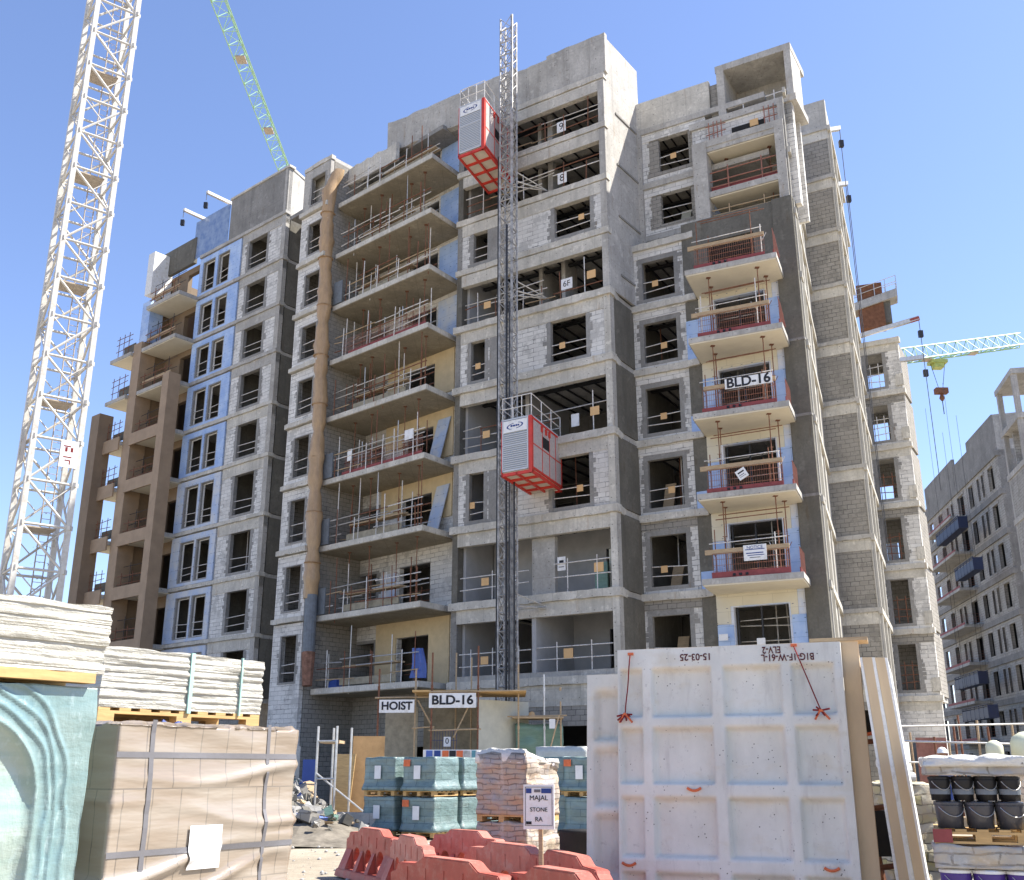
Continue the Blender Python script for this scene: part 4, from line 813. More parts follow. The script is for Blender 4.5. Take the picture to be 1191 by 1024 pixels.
# counterweight end of a crane peeping out behind the right wing
cw = thing('crane_counter_jib', 'crane counter jib with rusty ballast blocks and railings behind the right wing', 'crane counter jib', (34, 90, 46))
F3 = Fac((31.0, 92), (.94, -.34))
part('deck', 'concrete', lambda m: m.hexa([F3.p(0, 0, 42.5), F3.p(6.2, 0, 44.0), F3.p(6.2, 1.8, 44.0), F3.p(0, 1.8, 42.5), F3.p(0, 0, 43.3), F3.p(6.2, 0, 44.8), F3.p(6.2, 1.8, 44.8), F3.p(0, 1.8, 43.3)]), cw)
part('ballast_block', 'counter', lambda m: F3.box(m, 2.6, 4.9, .2, 1.6, 41.2, 45.7), cw); part('ballast_block', 'plaster_dark', lambda m: F3.box(m, 4.9, 5.5, .4, 1.4, 41.6, 43.9), cw)
part('winch', 'black', lambda m: m.tube(F3.p(1.2, .2, 43.9), F3.p(1.2, 1.6, 43.9), .5, 12), cw)
part('railing', 'steel', lambda m: ([m.tube(F3.p(a, o, 43.3 + a * .24), F3.p(a, o, 44.6 + a * .24), .04, 5) for a in (0, 1, 2, 3, 4.2, 5.2, 6.2) for o in (0, 1.8)], [m.tube(F3.p(0, o, h), F3.p(6.2, o, h + 1.5), .035, 5) for o in (0, 1.8) for h in (44.0, 44.6)]), cw)
# outrigger beams on the roofs
def outrigger(a, b, label, mat='steel', rope=None, t=.16):
    a, b = Vector(a), Vector(b); o = thing('outrigger_beam', label, 'steel beam', a, 'roof outrigger beams')
    m = MB(); d = (b - a).normalized(); s_ = d.cross(up).normalized() * t; u_ = up * t
    m.hexa([a - s_ - u_, b - s_ - u_, b + s_ - u_, a + s_ - u_, a - s_ + u_, b - s_ + u_, b + s_ + u_, a + s_ + u_]); m.build('beam', mat, o)
    if 'red tipped' in label: m = MB(); m.tube(b - d * .5, b + d * .02, t * 1.25, 8); m.build('red_tip', 'redboard', o)
    if rope: m = MB(); m.tube(b, b + Vector((0, 0, -rope)), .02, 4); m.box(-.12, .12, -.1, .1, -1.2, -.8, Matrix.Translation(b)); m.build('rope', 'black', o)
outrigger(FL.p(6.9, -.4, 38.3), FL.p(6.95, 1.5, 38.35), 'right steel outrigger beam poking from the left roof beside the net', 'tubes', .6, .1)
outrigger(FL.p(9.6, -.4, 38.0), FL.p(9.65, 1.5, 38.05), 'left steel outrigger beam poking from the left roof beside the net', 'tubes', .6, .1)
outrigger((17.0, 49.5, 35.4), (18.4, 49.9, 35.9), 'top steel outrigger beam with ropes on the slim right tower', 'steel', 24, .12)
outrigger((17.9, 52, 33.5), (19.4, 52.4, 33.9), 'second steel outrigger beam with ropes on the slim right tower', 'steel', 22, .12)
outrigger((20.2, 55.8, 25.75), (23.6, 54.9, 26.55), 'red tipped outrigger beam above the third wing with sky behind', 'steel', 10, .12)
outrigger((22.4, 55.6, 24.2), (23.9, 55.6, 24.4), 'short grey outrigger beam on the edge of the third wing', 'steel', 8, .12)

# ------------------------------------------------------------------ the block of flats far right
FA = Fac((42.2, 86), (.15, .988)); FAR = Fac((42.2, 86), (.9, -.3))
M['far_block'] = blocks('far blocks', (.48, .455, .41), (.41, .39, .35), (.2, .19, .17))
ZA = [4.0 + 3.45 * i for i in range(8)]
b2 = thing('apartment_block', 'grey unfinished apartment block with red balcony rails in shade at the far right', 'building', (45, 100, 0))
p2 = lambda name, mat, fn, parent=None: part(name, mat, fn, parent or b2)
for k in range(8):
    z0 = ZA[k - 1] if k else 0; z1 = ZA[k]
    wins = [(a, a + w_) for a, w_ in ((1.6, 1.6), (4.6, .75), (6.0, .75), (8.2, 1.5), (11.5, 2.2), (15.5, .8), (17.2, .8), (20, 1.5), (24, 1.6), (28, 1.6))]
    p2('infill_wall', 'far_block', lambda m: FA.wall(m, 0, 32, z0, z1 - .5, -.3, -.03, [(a, b, z0 + .4, z1 - .9) for a, b in wins]))
    p2('ledge', 'concrete_dark', lambda m: FA.box(m, -.1, 32, -.3, .12, z1 - .5, z1)); p2('side_wall', 'concrete_dark', lambda m: FAR.box(m, .02, 6, -.3, -.01, z0, z1)); p2('back_wall', 'dark', lambda m: FA.box(m, .3, 32, -3.2, -3, z0, z1))  # near-black back wall carries the window shade in its colour
    for a in (3.8, 7.4, 10.4, 14.4, 19, 23): p2('partition_wall', 'dark', lambda m: FA.box(m, a, a + .2, -3, -.3, z0, z1 - .5))  # near-black partitions hide the sky, room shade painted into the colour
    if k:
        for a, b in wins:
            if a < 22: wd = p2('window', 'far_block', lambda m: FA.wall(m, a - .2, b + .2, z0 + .25, z1 - .7, -.25, .0, [(a, b, z0 + .42, z1 - .92)]))
    if 0 < k < 8:
        bal = p2('balcony', 'concrete', lambda m: FA.box(m, 10.6, 20.5, -.1, 1.7, z0 - .15, z0 + .1))
        mesh_panel(FA, 10.7, 20.4, z0 + .1, z0 + 1.1, 1.6, bal, 'railing', 'redmesh', .3); part('toe_board', 'redboard', lambda m: FA.box(m, 10.7, 20.4, 1.58, 1.62, z0 + .1, z0 + .32), bal)
        mesh_panel(Fac(FA.p(10.7, 0, 0).xy, FA.n), 0, 1.6, z0 + .1, z0 + 1.1, 0, bal, 'railing', 'redmesh', .3)
p2('parapet', 'concrete_dark', lambda m: (FA.box(m, -.02, 8.5, -.3, .0, ZA[7], 31.4), FA.box(m, 8.5, 14, -.3, -.05, ZA[7], 30.6), FA.box(m, 14, 26, -.3, -.02, ZA[7], 31.4), FA.box(m, 26, 32, -.3, -.02, ZA[7], 29.2))); p2('side_parapet', 'concrete', lambda m: FAR.box(m, 0, 6, -.3, 0, ZA[7], 31.4))
FE = Fac((47.2, 118.0), (-.9, .3)); p2('end_bay', 'concrete_dark', lambda m: (FE.wall(m, -.2, 3.4, 0, 28.6, -.3, 0, [(.8, 2.2, z + .4, z + 2.4) for z in ZA]),)); p2('end_bay_parapet', 'concrete', lambda m: FE.box(m, -.2, 3.4, -.3, .05, 28.6, 31.4))
# nearer frame cut by the picture edge
b3 = thing('unfinished_building', 'grey block with open concrete top storey cut off by the right edge', 'building', (36, 68, 0)); F6 = Fac((36.3, 70), (.95, -.2))
for k in range(8):
    z1 = 5.6 + 3.4 * k
    part('floor_slab', 'concrete', lambda m: F6.box(m, -.05, 6, -5, .1, z1 - .4, z1), b3); part('balcony', 'concrete', lambda m: F6.box(m, .9, 6, .1, 1.1, z1 - .25, z1), b3) if k < 6 else None
    [part('column', 'concrete', lambda m: F6.box(m, a, a + .35, o, o + .4, z1 - 3.4 if k else 0, z1 - .4), b3) for a, o in ((0, -.4), (0, -4.8), (3.2, -.4))]
    if k < 6: part('infill_wall', 'far_block', lambda m: F6.wall(m, .35, 6, z1 - 3.4 if k else 0, z1 - .4, -.3, -.05, [(1.2, 2.4, z1 - 3.3, z1 - 1.0), (3.9, 5.2, z1 - 3.3, z1 - 1.0)]), b3); part('side_wall', 'far_block', lambda m: F6.wall(m, .02, .2, z1 - 3.4 if k else 0, z1 - .4, -4.8, -.4), b3)
    if k < 7: part('infill_wall', 'far_block', lambda m: F6.wall(m, .35, 6, z1 - 3.4 if k else 0, z1 - .4, -3.4, -3.2, [(1.0, 2.4, z1 - 2.6, z1 - .8)]), b3)
    if k < 6: rails(F6, .9, 6, z1, .9, b3, 3, (.5, 1.0), 'redmesh'); part('toe_board', 'redboard', lambda m: F6.box(m, .9, 6, 1.0, 1.04, z1, z1 + .25), b3)
# blue suspended platforms
def platform(fac, a0, a1, off, z, label):
    t = thing('suspended_platform', label, 'work platform', fac.p((a0 + a1) / 2, off, z), 'blue suspended platforms')
    part('deck', 'blue_steel', lambda m: fac.box(m, a0, a1, off, off + .8, z, z + .12), t); part('side_sheet', 'blue_steel', lambda m: (fac.box(m, a0, a1, off + .78, off + .82, z + .12, z + .85), fac.box(m, a0, a0 + .04, off, off + .8, z + .12, z + 1.05), fac.box(m, a1 - .04, a1, off, off + .8, z + .12, z + 1.05), fac.box(m, a0, a1, off, off + .04, z + .12, z + .6)), t)
    part('rail', 'blue_steel', lambda m: ([m.tube(fac.p(a0, o, z + h), fac.p(a1, o, z + h), .04, 5) for o in (off, off + .8) for h in (1.1, .95)], [m.tube(fac.p(a0 + (a1 - a0) * i / 6, off + .8, z), fac.p(a0 + (a1 - a0) * i / 6, off + .8, z + 1.1), .035, 5) for i in range(7)]), t)
    part('rope', 'black', lambda m: [m.tube(fac.p(a, off + .4, z), fac.p(a, off + .4, z + 14), .015, 4) for a in (a0 + .5, a1 - .5)], t)
platform(FA, 4.0, 12.2, 2.0, 22.2, 'dark blue suspended platform high up in front of red railed balconies'); platform(FA, .5, 6.5, 2.2, 17.8, 'pale lit blue suspended platform at the right edge halfway up')
platform(FA, 4.2, 12.0, 2.0, 8.6, 'dark blue suspended platform low down, upper of the bottom pair'); platform(FA, .5, 8.5, 2.6, 5.6, 'dark blue suspended platform lowest of all, nearest the ground')

# ================================================================== foreground
random.seed(11)
NZ = lambda x, y, z, s=1.: noise.noise((x * s, y * s, z * s))
def lattice(w_, d_, h_, nx, ny, nz, fn, mx=None):
    """closed box surface (x 0..w, y 0..d, z 0..h) with shared vertices moved by fn(point, outward normal)"""
    m = MB(); idx = {}
    def vid(i, j, k):
        if (i, j, k) in idx: return idx[i, j, k]
        p = Vector((w_ * i / nx, d_ * j / ny, h_ * k / nz)); n = Vector(((i == nx) - (i == 0), (j == ny) - (j == 0), (k == nz) - (k == 0))).normalized()
        q = fn(p, n); idx[i, j, k] = len(m.v); m.v.append(mx @ q if mx else q); return idx[i, j, k]
    for i in range(nx):
        for k in range(nz):
            for j in (0, ny): m.f.append(tuple(vid(*q) for q in ((i, j, k), (i + 1, j, k), (i + 1, j, k + 1), (i, j, k + 1))))
        for j in range(ny):
            for k in (0, nz): m.f.append(tuple(vid(*q) for q in ((i, j, k), (i + 1, j, k), (i + 1, j + 1, k), (i, j + 1, k))))
    for j in range(ny):
        for k in range(nz):
            for i in (0, nx): m.f.append(tuple(vid(*q) for q in ((i, j, k), (i, j + 1, k), (i, j + 1, k + 1), (i, j, k + 1))))
    return m
def frame4(o, ex, ey=None):
    """matrix with x along ex (ground), y to the left of it, z up, at o"""
    ex = Vector((ex[0], ex[1], 0)).normalized(); ey = Vector((-ex.y, ex.x, 0)); mm = Matrix((ex, ey, Vector((0, 0, 1)))).transposed().to_4x4(); mm.translation = Vector(o); return mm
def tube_box(m, mx, *b): return m.box(*b, mx)
def wood_pallet(mx, w_, d_, z0, parent, name='pallet', mat='palletwood', h_=.14):
    m = MB(); nb = max(5, int(w_ / .16))
    for i in range(3): y = (d_ - .1) * i / 2; m.box(0, w_, y, y + .1, z0, z0 + .022, mx); m.box(0, w_, y, y + .1, z0 + h_ - .045, z0 + h_ - .023, mx)
    for i in range(3):
        for j in range(3): x, y = (w_ - .14) * i / 2, (d_ - .1) * j / 2; m.box(x, x + .14, y, y + .1, z0 + .022, z0 + h_ - .045, mx)
    for i in range(nb): x = (w_ - .1) * i / (nb - 1); m.box(x, x + .1, 0, d_, z0 + h_ - .022, z0 + h_, mx)
    return m.build(name, mat, parent)
ROW = (.55, .835)                              # direction of the rows of goods
# --- materials of the wrapped goods
def beige_film():
    s = NT('film over brown cartons', .28, .5); s.b.inputs['Coat Weight'].default_value = .6; s.b.inputs['Coat Roughness'].default_value = .18
    br = s.n('ShaderNodeTexBrick'); s.l(s.uv, br.inputs[0]); br.inputs['Scale'].default_value = 1; br.inputs['Brick Width'].default_value = .19; br.inputs['Row Height'].default_value = .5; br.inputs['Mortar Size'].default_value = .004; br.offset = .35
    s.inp(br.inputs['Color1'], (.26, .205, .15)); s.inp(br.inputs['Color2'], (.30, .24, .18)); s.inp(br.inputs['Mortar'], (.15, .12, .09))
    n = s.noise(s.ob, 2.0, 3, .5, (.7, .7, 5)); x = s.mix(s.ramp(n, .42, .66, .08, .55), br.outputs[0], (.37, .33, .275)); n2 = s.noise(s.ob, 7, 3, .5, (.6, .6, 2.5))
    s.bump(s.math('ADD', n, s.math('MULTIPLY', n2, .4)), .35, .03); return s.col(x)
M['beige_film'] = beige_film()
M['white_film'] = film('white stretch film', (.43, .41, .34), .3, (.52, .50, .425), 2.5, st=(.5, .5, 22))
M['milky_film'] = film('milky dusty film', (.50, .51, .48), .4, (.58, .58, .54), 2.5, st=(1, 1, 2))

def teal_film():
    s = NT('teal film', .3, .5); s.b.inputs['Coat Weight'].default_value = .5; s.b.inputs['Coat Roughness'].default_value = .2
    a = s.n('ShaderNodeAttribute', attribute_name='fold').outputs['Fac']; n = s.noise(s.ob, 2.2, 5, .6, (1, 1, 3)); n2 = s.noise(s.ob, 9, 4, .6, (2.5, 2.5, 1))
    x = s.mix(s.ramp(n, .35, .65), (.16, .245, .235), (.23, .31, .29))
    x = s.mix(s.math('MULTIPLY', s.math('MULTIPLY', s.ramp(a, .02, .05), s.ramp(a, .15, .22, 1, 0)), .6), x, s.mix(s.ramp(n2, .4, .6), (.12, .215, .235), (.17, .27, .275)))
    x = s.mix(s.ramp(a, -.02, .0, 1, 0), x, s.mix(s.ramp(s.noise(s.ob, 3, 3, .5, (.4, .4, 4)), .42, .6), (.24, .33, .29), (.32, .39, .34)))
    x = s.mix(s.math('MULTIPLY', s.ramp(n2, .58, .68), .35), x, (.40, .50, .50))
    s.bump(s.math('ADD', n, s.math('MULTIPLY', n2, .5)), .4, .03); return s.col(x)
M['teal_film'] = teal_film(); M['teal_blue'] = plain('blue pictogram', (.10, .25, .3))
M['teal_stack'] = None
def teal_stack():
    s = NT('teal wrapped stone', .38, .45); s.b.inputs['Coat Weight'].default_value = .4; s.b.inputs['Coat Roughness'].default_value = .25
    br = s.n('ShaderNodeTexBrick'); s.l(s.uv, br.inputs[0]); br.inputs['Scale'].default_value = 1; br.inputs['Brick Width'].default_value = .55; br.inputs['Row Height'].default_value = .17; br.inputs['Mortar Size'].default_value = .01
    s.inp(br.inputs['Color1'], (.125, .185, .18)); s.inp(br.inputs['Color2'], (.175, .235, .225)); s.inp(br.inputs['Mortar'], (.075, .12, .12))
    n = s.noise(s.ob, 3, 6, .7, (1, 1, 2.5)); x = s.mix(s.ramp(n, .45, .7, 0, .6), br.outputs[0], (.22, .33, .32)); s.bump(n, .7, .05); return s.col(x)
M['teal_stack'] = teal_stack()
def stone(name, c1, c2, mort, bw, rh, film_=.25):
    s = NT(name, .6, .4); s.b.inputs['Coat Weight'].default_value = film_; s.b.inputs['Coat Roughness'].default_value = .25
    wob = s.n('ShaderNodeVectorMath', operation='ADD'); nz = s.n('ShaderNodeTexNoise'); s.l(s.uv, nz.inputs[0]); nz.inputs['Scale'].default_value = 3.5
    sc = s.n('ShaderNodeVectorMath', operation='SCALE'); s.l(nz.outputs['Color'], sc.inputs[0]); sc.inputs['Scale'].default_value = .09; s.l(s.uv, wob.inputs[0]); s.l(sc.outputs[0], wob.inputs[1])
    br = s.n('ShaderNodeTexBrick'); s.l(wob.outputs[0], br.inputs[0]); br.inputs['Scale'].default_value = 1; br.inputs['Brick Width'].default_value = bw; br.inputs['Row Height'].default_value = rh; br.inputs['Mortar Size'].default_value = .009; br.inputs['Bias'].default_value = 0
    s.inp(br.inputs['Color1'], c1); s.inp(br.inputs['Color2'], c2); s.inp(br.inputs['Mortar'], mort)
    x = s.mix(s.ramp(s.noise(s.uv, 3.1, 4), .45, .6, 0, .7), br.outputs[0], (.44, .36, .26)); x = s.mix(s.ramp(s.noise(s.uv, 2.2, 3), .55, .66, 0, .6), x, (.33, .33, .35))
    n = s.noise(s.ob, 6, 6, .7); x = s.mix(s.ramp(n, .56, .7, 0, .5), x, (.62, .60, .56)); s.bump(s.math('SUBTRACT', n, br.outputs['Fac']), .7, .03); return s.col(x)
M['stone'] = stone('wrapped field stone', (.42, .31, .22), (.38, .34, .30), (.20, .16, .13), .3, .075); M['stone_grey'] = stone('pale field stone', (.44, .40, .33), (.36, .37, .38), (.22, .2, .17), .4, .1)
M['stone_yellow'] = stone('yellow stone bricks', (.46, .40, .16), (.50, .47, .38), (.10, .09, .05), .3, .12, 0); M['snow_film'] = film('clear film top', (.68, .66, .60), .35, (.78, .76, .70), 4)
M['strap_green'] = plain('green strap', (.36, .55, .48), .5, .4, .1)

# --- beige cartons under film, front left
o_ = Vector((-2.09, 5.7, 0)); mx = frame4(o_, ROW)
t = thing('carton_pallet', 'big pallet of brown cartons under clear film with dark straps and a white sticker', 'wrapped pallet', o_)
def f_beige(p, n):
    q = p.copy(); bot = .15
    q.z = bot + p.z
    r = .010 * NZ(p.x * 1.5, p.y * 1.5, p.z * 7 + p.x * 1.2) + .02 * NZ(p.x, p.y, p.z * 2.4)
    for (z0, sl, a) in ((1.12, 0.16, 0.045), (0.95, 0.22, 0.039), (1.38, -0.1, 0.027), (0.62, 0.2, 0.045), (1.55, 0.06, 0.022), (0.8, -0.12, 0.030)):
        u_ = p.x + p.y; d = (p.z + .15 - z0 - sl * (u_ - .5) - .03 * math.sin(5 * u_ + z0 * 9)) / .028; r += a * math.exp(-d * d) * (.55 + .45 * math.sin(3.1 * u_ + z0 * 7))
    if n.z > .3: q.z += .02 * NZ(p.x * 4, p.y * 4, 1) + .015 * NZ(p.x * 13, p.y * 13, 2)
    if n.z > .3 and (abs(n.x) > .1 or abs(n.y) > .1): q.z -= .02
    q += Vector((n.x, n.y, 0)) * r
    if p.z < .2 : q += Vector((n.x, n.y, 0)) * .03 * (1 - p.z / .2)
    return q
lattice(1.32, 1.1, 1.70, 66, 40, 100, f_beige, mx).build('wrapped_cartons', 'beige_film', t, True)
for b in ((.21, .24, -.03, -.015, .18, 1.86), (1.07, 1.095, -.03, -.015, .18, 1.86), (-.0, 1.32, -.034, -.02, 1.66, 1.69), (-.0, 1.32, -.034, -.02, 1.16, 1.19)):
    m = MB(); bw_ = b
    n = 24                                     # straps follow the folds of the film
    vert = (b[1] - b[0]) < .1
    for i in range(n + 1):
        f = i / n
        for sgn in (0, 1):
            if vert: x = b[0] if sgn == 0 else b[1]; z = b[4] + (b[5] - b[4]) * f
            else: x = b[0] + (b[1] - b[0]) * f; z = b[4] if sgn == 0 else b[5]
            q = f_beige(Vector((x, 0, z - .15)), Vector((0, -1, 0))); q.y -= .004; m.v.append(mx @ q)
    for i in range(n): m.f.append((2 * i, 2 * i + 1, 2 * i + 3, 2 * i + 2))
    m.build('strap', 'strap', t)
def on_film(x0, x1, z0, z1, mat, name, fn=f_beige, mx=mx, parent=t, n=8, zoff=.15, lift=.012):
    m = MB()
    for i in range(n + 1):
        for j in range(n + 1):
            q = fn(Vector((x0 + (x1 - x0) * i / n, 0, z0 + (z1 - z0) * j / n - zoff)), Vector((0, -1, 0))); q.y -= lift; m.v.append(mx @ q)
    for i in range(n):
        for j in range(n): m.f.append((i * (n + 1) + j, (i + 1) * (n + 1) + j, (i + 1) * (n + 1) + j + 1, i * (n + 1) + j + 1))
    return m.build(name, mat, parent, True)
on_film(.52, .75, 1.07, 1.30, 'whitesign', 'sticker', n=14)

M['pale_label'] = plain('label paper', (.49, .41, .33), .5, .3, .08); pass
wood_pallet(mx, 1.32, 1.1, 0, t)
# --- white slab stack on its pallet, middle
def f_layers(seed, H0, lay=.0178, amp=.0055):
    def f(p, n):
        q = p.copy(); L = int(p.z / lay); r = amp * (random.Random(seed * 1000 + L).random() - .5) * 2 + .008 * NZ(p.x * 3 + seed, p.y * 3, p.z * 30)
        r += .02 * NZ(p.x * 2.2 + seed, p.y * 2.2, p.z * 6) + .008 * abs(NZ(p.x * 6 + seed, p.y * 6, p.z * 16)); q += Vector((n.x, n.y, 0)) * r
        if n.z > .3: q.z += .012 * NZ(p.x * 5, p.y * 5, seed) + (.03 * max(0, NZ(p.x * 2, p.y * 2, seed + 3)))
        return q
    return f
o_ = Vector((-3.11, 8.0, 2.05)); mx2 = frame4(o_, (.6, .8))
t = thing('slab_stack', 'white film wrapped slab stack with one green strap, behind the brown cartons', 'wrapped pallet', o_)
lattice(1.54, 1.2, .45, 50, 30, 110, f_layers(2, .45), mx2).build('wrapped_slabs', 'white_film', t)
for x in (.78, 1.3): m = MB(); m.box(x, x + (.035 if x < 1 else .015), -.02, .0, -.02, .46, mx2); m.build('strap', 'strap_green', t)
wood_pallet(mx2, 1.54, 1.2, -.16, t, h_=.16)
m = MB(); m.box(.05, 1.5, .05, 1.15, .0, 1.86, frame4((-3.11, 8.0, 0), (.6, .8)))
solo(m, 'carton_stack', 'pale_label', 'pale carton stack under the pallet of white slabs, mostly hidden', 'carton stack', (-2.9, 8.6, 0))
m = MB(); m.path([mx2 @ Vector(q) for q in ((.55, -.02, -.09), (.62, -.05, -.14), (.7, -.04, -.1), (.78, -.05, -.15), (.86, -.03, -.12))], .022, 6); solo(m, 'rag', 'inkblue', 'dark blue rag caught under the wooden pallet of white slabs', 'rag')
# --- teal wrapped pallet at the left edge, with the white stack on top
o_ = Vector((-2.86, 4.47, 0)); mx3 = frame4(o_, (.57, .82))
t = thing('teal_pallet', 'large pallet in teal film with an arched fold, at the left edge', 'wrapped pallet', o_)
TW = 1.25
def arch(x, z):                                # signed distance to the arch line: negative inside
    cx, hw_, zs = .62, .36, 1.42
    if z < zs: return abs(x - cx) - hw_ - .05 * max(0, (1.0 - z))
    return (math.hypot((x - cx) / hw_, (z - zs) / .42) - 1) * .38
def f_teal(p, n):
    q = p.copy(); q.z += .15; z = q.z; r = .012 * NZ(p.x * 3, p.y * 3, p.z * 5) + .02 * NZ(p.x * 1.3, p.y, p.z * 1.1 + 5)
    if n.y < -.5 and abs(n.x) < .9:
        d = arch(p.x, z)
        w1 = .6 + .8 * abs(NZ(p.x * 4, z * 4, 2)); r += .024 * math.exp(-(d / .014) ** 2) * w1 + .013 * math.exp(-((d - .07 - .03 * NZ(p.x * 3, z * 5, 8)) / .012) ** 2) + .016 * math.exp(-((d - .12 - .04 * NZ(p.x * 4, z * 3, 4)) / .01) ** 2) * w1 + .012 * math.exp(-((d - .18 + .05 * NZ(p.x * 2, z * 4, 9)) / .012) ** 2)
        k_ = max(0, min(1, (.01 - d) / .07)); k_ = k_ * k_ * (3 - 2 * k_); r += k_ * (-.03 + .014 * math.sin(z * 11 + .4 * math.sin(p.x * 4)))
    q += Vector((n.x, n.y, 0)) * r
    if z < .75: q += Vector((n.x, 0, 0)) * .05 * math.sin(min(1, (.75 - z) * 3)) * (1 if n.x > 0 else .3)
    if n.z > .3: q.z += .012 * NZ(p.x * 6, p.y * 6, 0)
    return q
fo = lattice(TW, 1.1, 1.85, 150, 16, 190, f_teal, mx3).build('film', 'teal_film', t, True)
at_ = fo.data.attributes.new('fold', 'FLOAT', 'POINT'); inv = mx3.inverted(); bs = BASE[t.name]
for i, v in enumerate(fo.data.vertices):
    q = inv @ (v.co + bs); at_.data[i].value = arch(q.x, q.z) if q.y < .12 else 1.
wood_pallet(mx3, TW, 1.1, 0, t)
o_ = mx3 @ Vector((-.1, -.04, 2.02)); mx4 = frame4(o_, (.57, .82))
t = thing('slab_stack', 'white film wrapped slab stack on top of the teal pallet, highest at left', 'wrapped pallet', o_)
lattice(1.35, 1.2, .34, 56, 30, 96, f_layers(5, .34, .0155, .0055), mx4 @ Matrix.Translation((0, 0, .05))).build('wrapped_slabs', 'white_film', t)
m = MB(); mm = mx4
for i in range(5): m.box(0, 1.3, .0 + .26 * i, .1 + .26 * i, -.0, .05, mx4)
m.build('pallet', 'palletwood', t)

# --- teal stacks in the middle distance
E1, E2 = Vector((.55, .835, 0)), Vector((-.835, .55, 0))
def f_stack(sd):
    def f(p, n):
        q = p.copy(); r = .025 * NZ(p.x * 2 + sd, p.y * 2, p.z * 4) + .012 * NZ(p.x * 6, p.y * 6 + sd, p.z * 9); fl = max(0, .22 - p.z) * .45
        q += Vector((n.x, n.y, 0)) * (r + fl * (1 if p.z > 0 else .8))
        if n.z > .3: q.z += .03 * NZ(p.x * 3, p.y * 3, sd)
        return q
    return f
def teal(c, z, label, sx=.98, sy=.98, h_=.80, stick=None):
    o = Vector((c[0], c[1], z)); mx = frame4(o, E1); t = thing('teal_stack', label, 'wrapped pallet', o, 'teal wrapped stone pallets')
    lattice(sx, sy, h_, 14, 14, 16, f_stack(c[0] * 3 + z), mx @ Matrix.Translation((0, 0, .12))).build('wrapped_stone', 'teal_stack', t, True); wood_pallet(mx, sx, sy, 0, t, h_=.12)
    if stick: m = MB(); m.box(-.05, -.035, .42, .62, .4, .72, mx); m.build('label', 'whitesign', t)
    if stick == 2: m = MB(); m.box(-.05, -.035, .75, .95, .7, .86, mx); m.build('label', 'mark', t)
C2 = Vector((-1.9, 26.6))
for nm, c, st in (('leftmost stack', C2 + E2.xy * 1.26, 1), ('second stack from the left', C2, 2), ('third stack, lit on its narrow side', C2 + E1.xy * 1.16, 0)):
    teal(c, .02, f'teal wrapped stone pallet, lower tier of the {nm}', stick=st); teal(c + Vector((random.uniform(-.04, .04), 0)), .97, f'teal wrapped stone pallet, upper tier of the {nm}', stick=st)
teal(C2 + E1.xy * 2.4, .02, 'teal wrapped stone pallet behind the lit third stack, lower tier'); teal(C2 + E1.xy * 2.35, .97, 'teal wrapped stone pallet behind the lit third stack, upper tier')
C5 = Vector((1.36, 27.0)); teal(C5, .02, 'bright teal pallet behind the wooden placard, lower tier', 1.1, .98, .84); teal(C5 + Vector((-.05, .1)), .98, 'teal pallet behind the wooden placard, upper tier')
teal((2.12, 26.2), .02, 'teal pallet beside the white concrete panels, lower tier'); teal((2.1, 26.3), .97, 'teal pallet beside the white concrete panels, upper tier with two stickers', stick=2)
o_ = Vector((2.0, 29.4, 0)); mx = frame4(o_, E1); t = thing('grey_stack', 'pale grey wrapped stack showing above the teal pallets next to the panels', 'wrapped pallet', o_)
lattice(1.6, 1.6, 2.2, 12, 12, 14, f_stack(9), mx).build('wrapped_goods', 'milky_film', t, True); wood_pallet(mx, 1.6, 1.6, 0, t, h_=.1)
# --- stone pallet with the placard
def f_stone(sd, slope=0):
    def f(p, n):
        q = p.copy(); r = .05 * NZ(p.x * 3 + sd, p.y * 3, p.z * 6) + .02 * NZ(p.x * 9, p.y * 9, p.z * 14 + sd); q += Vector((n.x, n.y, 0)) * r
        if n.z > .3: q.z += .05 * NZ(p.x * 4, p.y * 4, sd) - slope * (p.x - .4)
        return q
    return f
o_ = Vector((.22, 16.6, 0)); mx = frame4(o_, E1)
for z, h_, sl, lb in ((.0, .72, 0, 'lower'), (.83, .80, .28, 'upper')):
    t = thing('stone_pallet', f'{lb} film wrapped pallet of rough beige stone behind the placard', 'stone pallet', o_ + Vector((0, 0, z)), 'beige stone pallets behind the placard'); mz = mx @ Matrix.Translation((0, 0, z))
    lattice(.95, .92, h_, 22, 22, 24, f_stone(z, sl), mz @ Matrix.Translation((0, 0, .1))).build('wrapped_stone', 'stone', t, True); wood_pallet(mz, .95, .92, 0, t, h_=.1)
    if z > 0: lattice(.97, .94, .1, 20, 20, 4, f_stone(z, sl), mz @ Matrix.Translation((0, 0, h_ + .06))).build('film_top', 'snow_film', t, True)
FX2 = Fac((.13, 12), (.98, -.2)); t = sign(FX2, .17, .98, .34, .46, 0, [('MAJAL', .075, .09, .2), ('STONE', .075, -.03, .19), ('RA', .075, -.13, .08)], .1, 'white MAJAL STONE RA placard on a wooden stake', blocks_=((-.14, -.08, .37, .42, 'inkblue'), (.03, .14, .37, .42, 'inkblue'), (-.05, .02, .38, .41, 'strap'), (-.14, -.08, .05, .08, 'ink'), (-.15, .15, .432, .436, 'ink'), (-.15, .15, .036, .04, 'ink'), (-.15, -.146, .036, .436, 'ink'), (.146, .15, .036, .436, 'ink')))
part('stake', 'wood', lambda m: FX2.box(m, .16, .205, -.04, -.002, 0, 1.3), t)
m = MB(); m.lathe((1.0, 15.6, 0), [(.3, 0), (.33, .1), (.33, .75), (.34, .78)], 18); solo(m, 'bin', 'dark', 'black open bin behind the barriers at the foot of the teal pallets', 'bin', (1.0, 15.6, 0), smooth=True)

